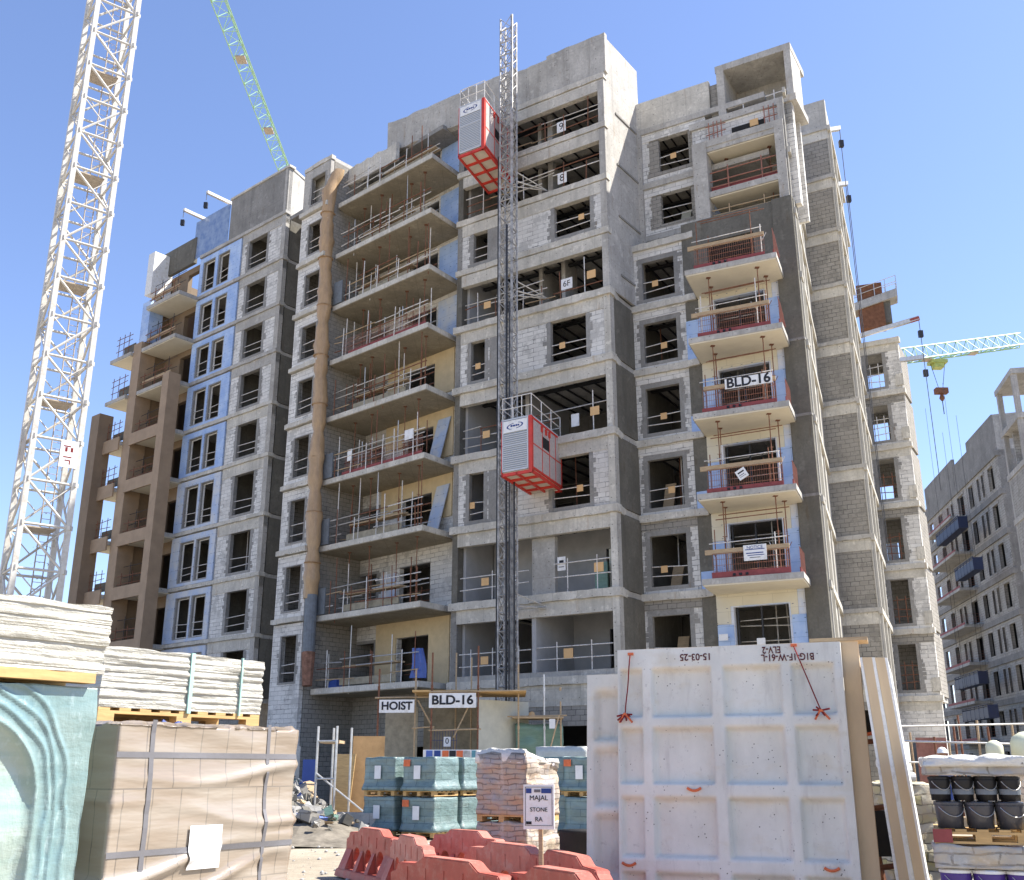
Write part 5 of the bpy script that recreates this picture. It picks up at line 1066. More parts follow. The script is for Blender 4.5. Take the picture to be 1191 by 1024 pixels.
# --- water filled barriers
def barrier_mesh():
    L_, H2, T = 2.0, .80, .17
    bm = bmesh.new()
    outer = [(0, .03), (L_, .03), (L_, .60), (L_ - .08, .66), (L_ - .1, .70), (L_ - .42, .71), (L_ - .5, .76), (L_ - .56, H2), (.62, H2), (.56, .76), (.46, .72), (.14, .71), (.1, .62), (0, .6)]
    def loop(pts):
        vs = [bm.verts.new((x, 0, z)) for x, z in pts]
        return [bm.edges.new((vs[i], vs[(i + 1) % len(vs)])) for i in range(len(vs))]
    es = loop(outer)
    for cx in (.5, 1.0, 1.5):
        es += loop([(cx + (.12 if math.sin(t_) > 0 else .15) * math.cos(t_), .34 + (.13 if math.sin(t_) > 0 else .2) * math.sin(t_)) for t_ in [2 * math.pi * k / 16 for k in range(16)]])
    bmesh.ops.triangle_fill(bm, edges=es, use_beauty=True)
    ret = bmesh.ops.extrude_face_region(bm, geom=list(bm.faces)); vv = [g for g in ret['geom'] if isinstance(g, bmesh.types.BMVert)]
    bmesh.ops.translate(bm, verts=vv, vec=(0, T, 0)); bmesh.ops.translate(bm, verts=bm.verts, vec=(0, -T / 2, 0))
    m = MB(); vmap = {v: i for i, v in enumerate(bm.verts)}; m.v = [v.co.copy() for v in bm.verts]; m.f = [tuple(vmap[v] for v in f.verts) for f in bm.faces]; bm.free(); return m
def feet():
    m = MB()
    for x0, x1 in ((0, .34), (.66, .84), (1.16, 1.34), (1.66, 2.0)):
        for s in (-1, 1): m.hexa([(x0, s * .08, 0), (x1, s * .08, 0), (x1, s * .26, 0), (x0, s * .26, 0), (x0 + .03, s * .08, .44), (x1 - .03, s * .08, .44), (x1 - .03, s * .093, .44), (x0 + .03, s * .093, .44)])
    for s in (-1, 1): m.hexa([(0, s * .08, 0), (2.0, s * .08, 0), (2.0, s * .27, 0), (0, s * .27, 0), (0, s * .08, .13), (2.0, s * .08, .13), (2.0, s * .24, .12), (0, s * .24, .12)])
    return m
proto = None
def barrier(p, d, label, mat='orange'):
    global proto
    if proto is None:
        t = thing('traffic_barrier', label, 'barrier', (0, 0, 0), 'orange plastic barriers'); bseam = barrier_mesh(); [bseam.box(x, x + .014, -.092, .092, .50, .69) for x in (.33, .67, 1.0, 1.33, 1.67)]; bseam.build('body', 'orange', t, bevel=.012); feet().build('base', 'orange', t, bevel=.01)
        m = MB(); m.box(.64, 1.42, -.075, .075, .797, .806); m.build('worn_top', 'orange_faded', t, bevel=.004); proto = t
    else:
        t = copy_tree(proto); t['label'] = label
    t.location = p; t.scale = (1, 1, .92); t.rotation_euler = (random.uniform(-.03, .03), random.uniform(-.015, .015), math.atan2(d[1], d[0]))
    if mat != 'orange':
        for c in t.children:
            if c.name.startswith('body'): c.data = c.data.copy(); c.data.materials[0] = M[mat]
    return t
for (x, y, a, lb, mt) in (
    (-2.58, 17.75, -1.08, 'orange barrier at the far left end of the row, three oval holes facing left', 'orange'), (-1.66, 15.85, -1.25, 'faded second barrier from the left end of the row', 'orange_faded'),
    (-1.25, 12.1, -.90, 'long orange barrier in the middle of the near row, below the stone pallet', 'orange'), (.0, 10.9, -1.12, 'nearest orange barrier, in front of the placard stake', 'orange'),
    (-1.2, 17.0, -1.0, 'faded barrier behind the near row, at the foot of the teal stacks', 'orange_faded'), (-.55, 14.45, -1.0, 'faded barrier behind the near row, left of the stone pallet', 'orange_faded'),
    (.22, 13.2, -1.2, 'orange barrier between the placard stake and the black bin', 'orange')):
    barrier((x, y, 0), (math.cos(a), math.sin(a)), lb, mt)

# --- white precast panels
M['grc'] = None
def grc():
    s = NT('white precast panel', .75, .3); n = s.noise(s.ob, 1.3, 6, .65, (1, 1, .6)); n2 = s.noise(s.ob, 14, 5, .7)
    x = s.mix(s.ramp(n, .38, .65), (.60, .595, .535), (.73, .72, .65)); x = s.mix(s.ramp(s.noise(s.ob, 2.2, 4, .6, (1, 1, 2)), .56, .7, 0, .35), x, (.56, .50, .36)); x = s.mix(s.ramp(s.noise(s.ob, 3.5, 6, .7, (1.5, 1.5, .3)), .55, .68, 0, .4), x, (.42, .40, .36)); x = s.mix(s.ramp(s.noise(s.ob, 11, 6, .8), .6, .66, 0, .45), x, (.36, .34, .31))
    v = s.n('ShaderNodeTexVoronoi'); s.l(s.ob, v.inputs[0]); v.inputs['Scale'].default_value = 16
    sp = s.math('MULTIPLY', s.ramp(v.outputs['Distance'], .1, .14, 1, 0), s.ramp(s.noise(s.ob, 2.1, 2), .50, .56)); x = s.mix(s.math('MULTIPLY', sp, .85), x, (.06, .05, .04)); s.bump(n2, .35, .012); return s.col(x)
M['grc'] = grc()
e1 = Vector((.9366, -.351, 0)); nn = Vector((-.351, -.9366, 0)); uz = (Vector((0, 0, 1)) - nn * .087).normalized(); nz_ = e1.cross(uz)
def pmat(o): mm = Matrix((e1, -nz_ * -1 if False else uz.cross(e1) * 1, uz)).transposed().to_4x4(); mm.translation = Vector(o); return mm
COLS = [(.03, .31), (.42, 1.15), (1.28, 1.96), (2.07, 2.56)]; ROWS = [(2.2, 2.79), (1.44, 2.09), (.64, 1.31), (.08, .5)]
def grc_panel(o, W_, H2, cols, rows, name, label, t_=.07, res=100):
    t = thing(name, label, 'precast panel', o); mm = pmat(o); m = MB(); nx, nz = int(res * W_ / 2.65 * 1.2), int(res * 1.3)
    S = lambda d: max(0, min(1, d / .032)); S2 = lambda d: S(d) ** 2 * (3 - 2 * S(d))
    def hgt(x, z):
        best = 0
        for a, b in cols:
            for c, d in rows:
                k = min(x - a, b - x, (z - c) , (d - z) * .6)
                if k > 0: best = max(best, S2(k))
        return -.10 * best + .004 * NZ(x * 5, z * 5, 0) + .002 * NZ(x * 25, z * 25, 4)
    for i in range(nx + 1):
        for j in range(nz + 1): x, z = W_ * i / nx, H2 * j / nz; m.v.append(mm @ Vector((x, -hgt(x, z), z)))
    for i in range(nx):
        for j in range(nz): m.f.append((i * (nz + 1) + j, (i + 1) * (nz + 1) + j, (i + 1) * (nz + 1) + j + 1, i * (nz + 1) + j + 1))
    # back and edges
    bk = [mm @ Vector((x, t_ + .05, z)) for x, z in ((0, 0), (W_, 0), (W_, H2), (0, H2))]; ft = [m.v[0], m.v[nx * (nz + 1)], m.v[nx * (nz + 1) + nz], m.v[nz]]
    m.face(*bk)
    for i in range(4): m.face(ft[i], ft[(i + 1) % 4], bk[(i + 1) % 4], bk[i])
    m.build('face', 'grc', t, True); return t, mm
PO = Vector((1.217, 12.76, .0)); pt, pm = grc_panel(PO, 2.65, 3.02, COLS, ROWS, 'precast_panel', 'big white ribbed precast panel with upside down red marker writing, in front')
def panel_text(body, x, z, w_):
    mm = pm @ Matrix(((-1, 0, 0, x), (0, 0, -1, -.004), (0, -1, 0, z), (0, 0, 0, 1))); letters(body, .12, 'maroon', 'lettering', pt, mm, w_, .95, .0015)
panel_text('15-03-25', .97, 2.905, .36); panel_text('B1G-1F-W-61-L', 2.05, 2.865, .60); panel_text('ELV-2', 1.87, 2.955, .21)
def panel_rope(x0, z0, x1, z1):
    m = MB(); n = 10; P_ = lambda f: pm @ Vector((x0 + (x1 - x0) * f, -.03 - .012 * math.sin(f * 9), z0 + (z1 - z0) * f))
    m.path([P_(i / n) for i in range(n + 1)], .008, 5)
    for k in range(7): c = pm @ Vector((x1, -.04, z1)); m.tube(c, c + e1 * random.uniform(-.1, .1) + Vector((0, 0, random.uniform(-.1, .04))) + nn * .03, .011, 5)
    o = m.build('lifting_rope', 'rope', pt); m = MB(); m.path([pm @ Vector((x1 - .07, -.04, z1 - .1)), pm @ Vector((x1, -.06, z1 + .01)), pm @ Vector((x1 + .09, -.04, z1 - .1))], .013, 5); m.build('frayed_end', 'mark', o)
    m = MB(); m.box(x0 - .035, x0 + .035, -.02, .02, z0 + .0, z0 + .03, pm); m.build('hook', 'mark', o)
panel_rope(.17, 2.95, .10, 2.24); panel_rope(2.13, 2.98, 2.38, 2.24)
for x, z in ((.9, 1.39), (.12, .57), (2.36, .58)):
    m = MB(); m.path([pm @ Vector((x + .08 * c, -.012, z + .03 * c * c - .02)) for c in (-1, -.6, -.2, .2, .6, 1)], .016, 6); m.build('lifting_loop', 'mark', pt)
grc_panel(PO - e1 * .44 - nn * .17, 2.4, 2.74, [(.1, .5), (.62, 1.2), (1.3, 2.2)], ROWS and [(1.95, 2.55), (1.2, 1.85), (.4, 1.1)], 'precast_panel', 'second white precast panel, shorter, peeping out left of the front one', res=50)
mb = MB(); mb.box(.3, 2.86, .14, .30, 0, 3.05, pm); solo(mb, 'insulation_board', 'board_tan', 'tall tan board standing right behind the front white panel', 'board', PO - nn * .2) if 0 else None
M['board_tan'] = plain('tan board edge', (.58, .44, .28), .85, .2, .1, 3, st=(1, 1, .3))
t = thing('insulation_board', 'tall tan board standing right behind the front white panel', 'board', PO - nn * .2); mb = MB(); mb.box(.3, 2.84, .14, .30, 0, 3.05, pm); mb.build('board', 'board_tan', t); mb = MB(); mb.box(2.3, 2.95, .12, .36, 3.05, 3.09, pm); mb.build('top_batten', 'wood', t)
def lean_panel(x0, x1, y, dx, z, thick, label):
    t = thing('leaning_panel', label, 'board', (x1, y, 0)); a, b = Vector((x0, y, z)), Vector((x1, y, 0)); T = Vector((thick, 0, 0)); D_ = Vector((.86, 2.3, 0))
    for nm, mat, o0, o1 in (('skin', 'white', -.03, 0.), ('core', 'board_tan', 0., thick), ('skin', 'white', thick, thick + .03)):
        m = MB(); A0, A1 = Vector((o0, 0, 0)), Vector((o1, 0, 0)); k = Vector((0, -.0 if nm == 'core' else .004, 0))
        m.hexa([b + A0 + k, b + A1 + k, b + A1 + D_, b + A0 + D_, a + A0 + k, a + A1 + k, a + A1 + D_, a + A0 + D_]); m.build(nm, mat, t)
lean_panel(3.84, 4.02, 11.5, 0, 2.77, .105, 'left of two leaning sandwich panels with tan edges beside the rusty rack'); lean_panel(3.99, 4.20, 11.53, 0, 2.77, .105, 'right of two leaning sandwich panels with tan edges, white back')
# rusty rack between the panels
t = thing('steel_rack', 'rusty steel A frame rack between the white panel and the leaning boards', 'steel rack', (4.3, 13.4, 0))
for i, (x, xt) in enumerate(((4.25, 4.05), (4.75, 4.45))):
    for y in (12.9, 14.2): m = MB(); m.tube((x, y, 0), (xt, y, 2.6), .04, 6); m.build('post', 'rust', t)
for z in (.5, 1.15, 1.9): m = MB(); m.tube((4.15, 12.9, z), (4.6, 12.9, z + .05), .035, 6); m.tube((4.15, 12.9, z), (4.15, 14.2, z), .035, 6); m.build('cross_bar', 'rust', t)
m = MB(); m.box(4.1, 4.9, 14.0, 14.3, .55, 1.1); m.build('stored_box', 'dark', t); m = MB(); m.box(4.03, 4.32, 12.86, 12.88, 2.0, 2.28); o = m.build('number_plate', 'dark', t); letters('53', .16, 'whitesign', 'lettering', o, Matrix(((1, 0, 0, 4.18), (0, 0, -1, 12.855), (0, 1, 0, 2.13), (0, 0, 0, 1))))
m = MB(); m.tube((4.05, 12.8, 1.95), (4.45, 12.75, 2.05), .02, 5); m.build('brace', 'mark', t)

# --- stacked goods at the right edge
FZ = Fac((4.02, 10.5), (.93, -.36)); RX = frame4((4.02, 10.5, 0), (.93, -.36))
M['bucket_black'] = plain('black bucket plastic', (.012, .012, .014), .45, .35, .2, 6); M['bucket_grey'] = plain('filmed bucket', (.055, .055, .065), .35, .4, .3, 6, coat=.3); M['bucket_purple'] = plain('purple bucket label', (.07, .035, .22), .4, .4, .2, 6)
def bucket(x, y, z, r, h_, mat, lid, label, grp):
    p = RX @ Vector((x, y, z)); t = thing('paint_bucket', label, 'bucket', p, grp)
    m = MB(); m.lathe(p, [(r * .86, 0), (r * .97, h_ * .82), (r * .97, h_ * .86)], 20); m.build('tub', mat, t, True); m = MB(); m.lathe(p + Vector((0, 0, h_ * .86)), [(r * 1.03, 0), (r * 1.03, h_ * .09), (r * .9, h_ * .09), (r * .88, h_ * .12)], 20); m.build('lid', lid, t)
    m = MB(); 
    for i in range(9): a0, a1 = [math.pi + .45 + .25 * q for q in (i, i + 1)]; m.tube(p + Vector((math.cos(a0) * r * 1.0, math.sin(a0) * r * 1.0, h_ * .78 - .35 * h_ * math.sin(math.pi * i / 9))), p + Vector((math.cos(a1) * r, math.sin(a1) * r, h_ * .78 - .35 * h_ * math.sin(math.pi * (i + 1) / 9))), .004, 4)
    m.build('handle', 'steel', t)
    if mat == 'bucket_black': m = MB(); m.lathe(p + Vector((0, 0, h_ * .25)), [(r * .93, 0), (r * .955, h_ * .22)], 20); m.build('label_band', 'chute_grey', t)
PL = ['leftmost', 'second from left', 'third from left', 'rightmost']
def stone_layer(z, h_, label, sd, w_=.88, mat='stone_grey', top=None, x0=-.02):
    o = RX @ Vector((x0, -.02, z)); t = thing('stone_pallet', label, 'stone pallet', o); lattice(w_, .95, h_, 24, 22, 10, f_stone(sd), frame4(o, (.93, -.36))).build('wrapped_stone', mat, t, True)
    if top: lattice(w_ + .04, 1.0, .09, 26, 22, 4, f_stone(sd + 2), frame4(RX @ Vector((x0 - .02, -.04, z + h_ - .05)), (.93, -.36))).build('film_top', top, t, True)
    return t
t = thing('timber_pallet', 'lowest timber pallet of the bucket stack at the right edge', 'pallet', RX @ Vector((0, 0, 0))); wood_pallet(RX, .88, .92, 0, t); m = MB(); m.box(.0, .88, 0, .92, .15, .44, RX); m.build('carton_layer', 'milky_film', t)
for j in range(2):
    for i in range(3): bucket(.15 + .29 * i, .13 + .4 * j, .44, .145, .27, 'bucket_purple', 'whitesign', f'purple and white bucket, {PL[i]}, {("front", "back")[j]} row at the bottom', 'purple buckets')
stone_layer(.715, .20, 'grey stone layer between the purple buckets and the wooden pallet', 3)
t = thing('timber_pallet', 'timber pallet with a red taped corner under the grey filmed buckets', 'pallet', RX @ Vector((0, 0, .93))); wood_pallet(RX, .86, .92, .93, t, h_=.13); m = MB(); m.box(-.01, .16, -.012, .0, .94, 1.06, RX); m.build('red_tape', 'redboard', t)
for j in range(2):
    for i in range(3): bucket(.16 + .27 * i, .15 + .4 * j, 1.065, .134, .245, 'bucket_grey', 'bucket_grey', f'grey filmed bucket, {PL[i]}, {("front", "back")[j]} row of the middle tier', 'grey filmed buckets')
for j in range(2):
    for i in range(4): bucket(.10 + .205 * i, .12 + .35 * j, 1.315, .102, .225, 'bucket_black', 'bucket_black', f'black bucket, {PL[i]}, {("front", "back")[j]} row of the top tier', 'black buckets')
stone_layer(1.545, .13, 'white filmed stone layer crowning the black buckets', 6, .88, 'stone_grey', 'snow_film')
m = MB()                                        # loose film edge down the right side of the stack
for i in range(25):
    z = .5 + 1.2 * i / 24; r = .05 + .03 * NZ(z * 6, 1, 0)
    for k in range(8): t_ = 2 * math.pi * k / 8; m.v.append(RX @ Vector((.91 + r * math.cos(t_) + .03 * math.sin(z * 9) + .12 * max(0, 1.0 - z), .05 + r * math.sin(t_), z)))
for i in range(24):
    for k in range(8): m.f.append((i * 8 + k, i * 8 + (k + 1) % 8, (i + 1) * 8 + (k + 1) % 8, (i + 1) * 8 + k))
solo(m, 'loose_film', 'snow_film', 'loose white film bunched down the right side of the bucket stack', 'plastic film', smooth=True)
for k, (x, y, w_, h_, lb, mat) in enumerate(((6.35, 13.6, 1.2, 1.55, 'wrapped beige stone stack cut by the right edge, behind the buckets', 'stone'), (5.1, 14.6, .7, 1.42, 'yellow stone brick stack seen between the leaning panels and the buckets', 'stone_yellow'), (5.75, 12.2, 1.2, .62, 'low wrapped stone stack at the lower right edge', 'stone'))):
    o = Vector((x, y, 0)); t = thing('stone_stack', lb, 'stone pallet', o); fm = frame4(o, (.98, .2)); lattice(w_, 1.0, h_ - .1, 22, 18, 24, f_stone(k), fm @ Matrix.Translation((0, 0, .1))).build('wrapped_stone', mat, t, True); wood_pallet(fm, w_, 1.0, 0, t, h_=.1)
    if k != 1: lattice(w_ + .03, 1.03, .07, 18, 16, 3, f_stone(k), fm @ Matrix.Translation((-.015, -.015, h_ - .02))).build('film_top', 'snow_film', t, True)
for i in range(3): m = MB(); p = Vector((5.0, 14.6 + .1 * i, 1.5 + .09 * i)); m.tube(p, p + Vector((.42, .02, 0)), .06, 12); solo(m, 'plastic_roll', 'white', ['lowest of three white plastic rolls on the yellow stone bricks', 'middle of three white plastic rolls on the yellow stone bricks', 'top one of three white plastic rolls on the yellow stone bricks'][i], 'plastic roll')

# --- hoist entrance scaffold, signs and screens
HX = lambda u: (u - 595.5) * .0315; HZ = lambda v: 4.47 - .0307 * (v - 800)
sc = thing('hoist_scaffold', 'tube scaffold canopy at the foot of the hoist carrying the two signs', 'scaffold', (-1.5, 39, 0))
posts = [(440, 39, 778), (483, 39, 778), (502, 38.6, 760), (556, 38.6, 752), (548, 40.4, 760), (603, 39.2, 772), (633, 39.6, 783), (652, 39.6, 815), (530, 41, 752)]
for u, y, v in posts: m = MB(); x = HX(u) * y / 39; m.tube((x, y, 0), (x, y, HZ(v)), .035, 6); [m.tube((x, y, z), (x, y, z + .12), .05, 6) for z in (1.6, 3.0, 4.4)]; m.build('post', random.choice(('wood', 'rust', 'steel')), sc)
for z, us, y in ((HZ(812), (436, 560), 38.95), (HZ(806), (500, 612), 38.55), (HZ(847), (480, 506), 38.9), (HZ(833), (590, 660), 39.5), (HZ(850), (500, 560), 38.6)): m = MB(); m.tube((HX(us[0]), y, z), (HX(us[1]), y, z + .05), .03, 6); m.build('ledger', 'wood', sc)
for a, b in (((486, 815), (505, 848)), ((545, 822), (528, 858)), ((650, 832), (640, 868))): m = MB(); m.tube((HX(a[0]), 38.9, HZ(a[1])), (HX(b[0]), 38.9, HZ(b[1])), .03, 6); m.build('brace', 'wood', sc)
m = MB(); m.box(HX(480), HX(612), 38.6, 41.5, HZ(806), HZ(805) + .04, Matrix.Rotation(0, 4, 'Z')); m.build('deck', 'palletwood', sc); m = MB(); m.box(HX(596), HX(656), 39.4, 41, HZ(835), HZ(833), None); m.build('deck', 'wood', sc)
mxs = frame4((HX(556), 38.9, 0), (.75, .66)); m = MB(); m.box(0, 2.5, 0, .04, 1.0, HZ(814), mxs); m.build('screen_sheet', 'ochre', sc); m = MB(); m.box(HX(443), HX(482), 40.5, 40.55, .4, HZ(820)); m.build('screen_sheet', 'mud', sc)
m = MB(); m.box(HX(487), HX(560), 41.4, 41.45, .4, HZ(818)); m.build('screen_sheet', 'mud', sc)
lattice(1.7, .3, 1.5, 12, 3, 12, lambda p, n: p + n * .15 * NZ(p.x * 2, p.y, p.z * 2), Matrix.Translation((HX(600), 39.8, 1.7))).build('green_net', 'tarp_green', sc, True)
FH = Fac((HX(461), 38.8), (.985, -.12))
def big_sign(u, v, w_, h_, text, label, y):
    F_ = Fac((HX(u), y), (.985, -.1)); t = sign(F_, 0, HZ(v) - h_ / 2, w_, h_, 0, text, .4, label, w_ * .88, h_ * .62 / .29 / 1, bold=.012)
    return t
big_sign(462, 822, 1.3, .46, 'HOIST', 'white HOIST sign on the scaffold, left of the BLD-16 board', 38.85); big_sign(527, 816, 1.72, .52, 'BLD-16', 'white BLD-16 board on the scaffold at the foot of the hoist', 38.5)
m = MB(); m.box(HX(639), HX(646), 39.3, 39.33, HZ(847), HZ(836)); solo(m, 'notice', 'whitesign', 'small white sheet hanging under the right end of the hoist scaffold', 'notice')
m = MB(); m.lathe((HX(619), 39.8, HZ(833)), [(.2, 0), (.2, .05), (.13, .06), (.1, .16), (.03, .2)], 12); solo(m, 'safety_helmet', 'tag', 'orange safety helmet lying on the right deck of the hoist scaffold', 'helmet', (HX(619), 39.8, HZ(833)), smooth=True)
t = thing('safety_board', 'low board of blue and orange safety notices above the teal pallets', 'notice board', (HX(530), 38, 0)); m = MB(); m.box(HX(496), HX(562), 38, 38.04, HZ(887) - .5, HZ(872)); m.build('board', 'whitesign', t)
for i, (mt, u) in enumerate((('bluetarp', 503), ('inkblue', 512), ('mark', 521), ('ink', 529), ('mark', 537), ('steel_dk', 545), ('teal_blue', 554))): m = MB(); m.box(HX(u - 3.6), HX(u + 3.6), 37.98, 38.0, HZ(883), HZ(873)); m.build('pictogram', mt, t)
for u in (500, 558): m = MB(); m.tube((HX(u), 38.06, 0), (HX(u), 38.06, 2.0), .03, 6); m.build('leg', 'rust', t)
t = thing('safety_barrier', 'blue mesh gate with small signs under the BLD-16 board', 'gate', (HX(520), 38.9, 0)); mesh_panel(Fac((HX(503), 38.9), (1, 0)), 0, .9, 1.6, HZ(850), 0, t, 'mesh', 'inkblue', .1); m = MB(); m.box(HX(517), HX(525), 38.85, 38.88, HZ(868), HZ(857)); o = m.build('sign', 'whitesign', t); letters('0', .28, 'ink', 'lettering', o, Matrix(((1, 0, 0, HX(521)), (0, 0, -1, 38.845), (0, 1, 0, HZ(862)), (0, 0, 0, 1))))
m = MB(); q0 = FF.p(.35, -.3, 5.45)
for i in range(13):
    for k in range(8): h = i / 12; m.v.append(Vector((q0.x + (k / 7 - .5) * (.75 - .25 * h) + .05 * math.sin(h * 4), q0.y + .07 * math.sin(k * 2.1 + h * 2), q0.z + 1.3 * h)))
for i in range(12):
    for k in range(7): m.f.append((i * 8 + k, i * 8 + k + 1, (i + 1) * 8 + k + 1, (i + 1) * 8 + k))
solo(m, 'blue_cloth', 'bluetarp', 'blue cloth hung over the rail of the lowest balcony door', 'cloth', smooth=True)
# small access scaffold and boards by the rubble
t = thing('access_scaffold', 'small two frame access scaffold beside the rubble heap', 'scaffold', (-5.2, 30, 0))
for x, y in ((-5.42, 30), (-4.86, 29.8), (-5.2, 31.3), (-4.65, 31.1)): m = MB(); m.tube((x, y, 0), (x, y, 2.75), .035, 6); m.build('post', 'steel', t)
for z in (.4, 1.35, 2.35): m = MB(); m.tube((-5.42, 30, z), (-4.86, 29.8, z), .028, 6); m.build('ledger', 'steel', t)
m = MB(); m.tube((-5.42, 30, 1.5), (-4.0, 29.6, .5), .025, 6); m.build('brace', 'steel', t); m = MB(); m.box(-5.4, -4.85, 30.2, 31.2, 2.3, 2.38); m.build('deck', 'wood', t)
def board_lean(x, y, w_, h_, lean, mat, label, rot=0):
    m = MB(); mm = Matrix.Translation((x, y, 0)) @ Matrix.Rotation(rot, 4, 'Z') @ Matrix.Rotation(lean, 4, 'X') ; m.box(0, w_, 0, .03, 0, h_, mm); solo(m, 'plywood_sheet', mat, label, 'plywood sheet', (x, y, 0))
board_lean(-4.75, 32, .95, 2.6, -.18, 'ply', 'brown plywood sheet leaning right of the access scaffold', .1); board_lean(-5.35, 31.8, .6, 2.1, -.25, 'palletwood', 'pale split plywood sheet leaning inside the access scaffold', -.2); board_lean(-7.6, 33, 1.1, 2.3, -.12, 'chute_grey', 'grey sheet leaning against the wall under the chute', .2); board_lean(-6.4, 33, .4, 1.9, -.1, 'inkblue', 'dark blue sheet leaning beside the rubble heap', .1)
m = MB(); m.box(-6.2, -3.4, 27.6, 28.2, 0, .55, Matrix.Rotation(.0, 4, 'Z')); solo(m, 'concrete_block', 'concrete', 'long low concrete block between the rubble and the teal pallets', 'concrete block', (-4.8, 27.9, 0), bevel=.03)
# rubble heap
M['rubble_dust'] = plain('rubble dust', (.17, .15, .12), .95, .1, .4, 3)
random.seed(21)
heap = lambda x, y: max(0, 1.5 * math.exp(-(((x + 6.9) / 1.5) ** 2 + ((y - 30.5) / 2.6) ** 2))) + max(0, .55 * math.exp(-(((x + 4.9) / 1.6) ** 2 + ((y - 26.2) / 1.5) ** 2)))
mats = [('concrete_dark', 520), ('plaster_dark', 420), ('block_grey', 260), ('bluetarp', 34), ('wood', 60), ('tarp_green', 26), ('milky_film', 60)]
rub = MB()
n = 40
for i in range(n + 1):
    for j in range(n + 1): x, y = -9.5 + 6.6 * i / n, 24 + 10 * j / n; rub.v.append(Vector((x, y, heap(x, y) * (1 + .3 * NZ(x * 2, y * 2, 0)) - .06)))
for i in range(n):
    for j in range(n): rub.f.append((i * (n + 1) + j, (i + 1) * (n + 1) + j, (i + 1) * (n + 1) + j + 1, i * (n + 1) + j + 1))
o = solo(rub, 'rubble', 'rubble_dust', 'heap of broken concrete, rags and site waste left of the pallets', 'rubble', (-6.4, 29, 0), kind='stuff')
first = o
for mt, cnt in mats:
    m = MB()
    for _ in range(cnt):
        x, y = random.gauss(-6.3, 1.1), random.gauss(28.6, 2.0)
        if y < 25 or x > -3.2: x, y = random.gauss(-5.2, .8), random.gauss(26.6, .9)
        s_ = random.choice((.04, .06, .08, .1, .13, .2)) * random.uniform(.6, 1.1) * (2.0 if mt in ('bluetarp', 'wood') else 1); th = s_ * random.uniform(.25, .8) * (.3 if mt in ('bluetarp', 'snow_film', 'wood') else 1)
        mm = Matrix.Translation((x, y, heap(x, y) + random.uniform(-.02, .12))) @ Matrix.Rotation(random.uniform(0, 6.3), 4, 'Z') @ Matrix.Rotation(random.uniform(-.8, .8), 4, 'X') @ Matrix.Rotation(random.uniform(-.6, .6), 4, 'Y')
        p = [Vector((sx * s_ * random.uniform(.35, 1.25), sy * s_ * random.uniform(.3, 1.1), sz * th * random.uniform(.5, 1.3))) for sz in (-1, 1) for sx, sy in ((-1, -1), (1, -1), (1, 1), (-1, 1))]; m.hexa([mm @ q for q in p])
    tag(m.build('debris', mt, first), kind='stuff')
# small stones on the ground
m = MB()
for _ in range(700):
    x, y = random.uniform(-6, 1), random.uniform(11, 30); s_ = random.uniform(.01, .045); m.lathe((x, y, -.02), [(s_, 0), (s_ * 1.1, s_ * .5), (s_ * .4, s_)], 5)
solo(m, 'gravel', 'concrete', 'scattered stones and chips on the dusty ground', 'gravel', (0, 18, 0), kind='stuff')

# --- right background at ground level: scaffold tubes, tanks and a worker
t = thing('edge_scaffold', 'jumble of scaffold tubes and frames on the ground before the right wing', 'scaffold', (13, 32, 0))
for i in range(16): m = MB(); x = 11.2 + i * .42; y = 32 + random.uniform(-1, 1); m.tube((x, y, 0), (x + random.uniform(-.1, .1), y, random.uniform(2.2, 3.3)), .035, 6); m.build('post', random.choice(('rust', 'wood', 'steel')), t)
for z in (1.2, 1.8, 2.4, 2.8): m = MB(); m.tube((11, 31.6, z), (18, 31.4, z + random.uniform(-.2, .2)), .03, 6); m.build('ledger', random.choice(('rust', 'steel')), t)
m = MB(); m.box(12.0, 12.9, 31.9, 31.95, 1.2, 2.5); m.build('panel', 'redmesh', t); m = MB(); m.box(14.9, 18, 31.9, 31.95, 1.0, 2.4); m.build('panel', 'mud', t)
for i, (x, y, r, z, lb) in enumerate(((13.35, 29.8, .23, 1.9, 'small pale round plastic tank, left one behind the bucket stack'), (14.35, 30, .42, 1.75, 'larger pale green plastic tank, right one behind the bucket stack'))):
    t = thing('plastic_tank', lb, 'tank', (x, y, 0)); m = MB(); m.lathe((x, y, z), [(r * .9, 0), (r, .08), (r, r * 1.3), (r * .85, r * 1.7), (r * .35, r * 2), (.02, r * 2.05)], 18); m.build('shell', 'glassy', t, True); m = MB(); m.box(x - r, x + r, y - r, y + r, z - .08, z); [m.tube((x + a * r * .8, y + b * r * .8, 0), (x + a * r * .8, y + b * r * .8, z), .03, 5) for a in (-1, 1) for b in (-1, 1)]; m.build('stand', 'rust', t)
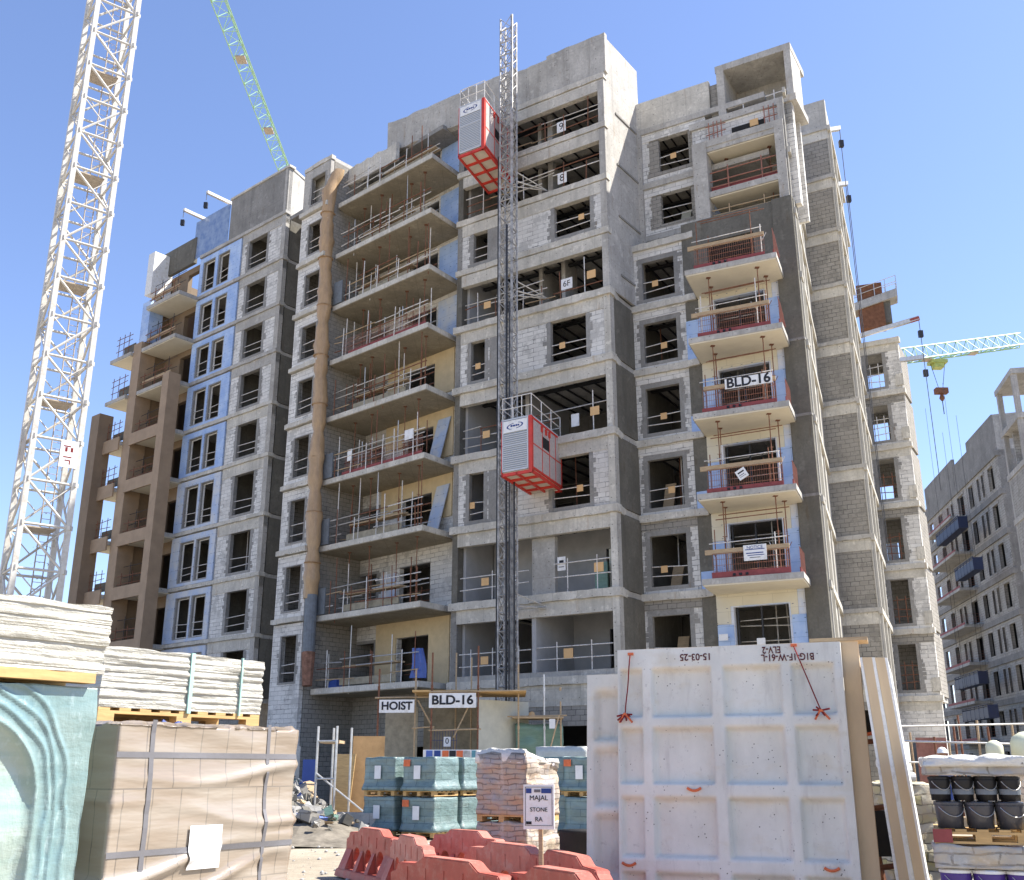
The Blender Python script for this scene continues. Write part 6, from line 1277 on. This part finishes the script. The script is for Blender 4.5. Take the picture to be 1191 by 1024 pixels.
def worker(p, label):
    t = thing('person', label, 'person', p); bm = bmesh.new()
    J = {'pel': (0, 0, .95, .15), 'chest': (0, .0, 1.32, .17), 'neck': (0, 0, 1.5, .065), 'head': (0, -.02, 1.62, .095), 'top': (0, -.01, 1.74, .08)}
    for s, sx in (('l', -1), ('r', 1)): J.update({'sh' + s: (sx * .19, 0, 1.42, .07), 'el' + s: (sx * .25, -.02, 1.14, .05), 'wr' + s: (sx * .24, -.15, .92, .035), 'hd' + s: (sx * .23, -.2, .84, .04), 'hp' + s: (sx * .1, 0, .88, .1), 'kn' + s: (sx * .11, -.03, .48, .065), 'an' + s: (sx * .11, .02, .09, .045), 'to' + s: (sx * .12, -.15, .04, .04)})
    E_ = [('pel', 'chest'), ('chest', 'neck'), ('neck', 'head'), ('head', 'top')] + [(a + s, b + s) for s in 'lr' for a, b in (('sh', 'el'), ('el', 'wr'), ('wr', 'hd'), ('hp', 'kn'), ('kn', 'an'), ('an', 'to'))] + [('chest', 'sh' + s) for s in 'lr'] + [('pel', 'hp' + s) for s in 'lr']
    me = bpy.data.meshes.new('body'); ks = list(J); me.from_pydata([J[k][:3] for k in ks], [(ks.index(a), ks.index(b)) for a, b in E_], []); o = bpy.data.objects.new('body', me); COL.objects.link(o); o.parent = t; BASE[o.name] = BASE[t.name]
    md = o.modifiers.new('skin', 'SKIN'); 
    for i, k in enumerate(ks): me.skin_vertices[0].data[i].radius = (J[k][3], J[k][3] * (.75 if k in ('pel', 'chest') else 1)); me.skin_vertices[0].data[i].use_root = (k == 'pel')
    o.modifiers.new('sub', 'SUBSURF').levels = 2; o.modifiers['sub'].render_levels = 2; me.materials.append(M['skin']); bm.free()
    q = Vector(p); m = MB(); m.lathe(q + Vector((0, -.01, 1.68)), [(.16, 0), (.135, .02), (.13, .08), (.09, .14), (.02, .165)], 16); m.build('helmet', 'whitesign', t, True); m = MB(); m.lathe(q + Vector((0, 0, .9)), [(.2, 0), (.22, .25), (.23, .45), (.12, .58)], 14); m.build('shirt', 'vest', t, True); m = MB()
    for sx in (-1, 1): m.tube(q + Vector((sx * .105, .0, .08)), q + Vector((sx * .1, 0, .95)), .09, 10, .13)
    m.build('trousers', 'inkblue', t); return t
worker((12.05, 30.2, .35), 'worker in a white helmet half hidden behind the bucket stack'); m = MB(); m.box(11.5, 12.6, 29.8, 30.7, 0, .35); solo(m, 'timber_platform', 'wood', 'low timber platform under the worker in the white helmet', 'platform', (12, 30.2, 0))
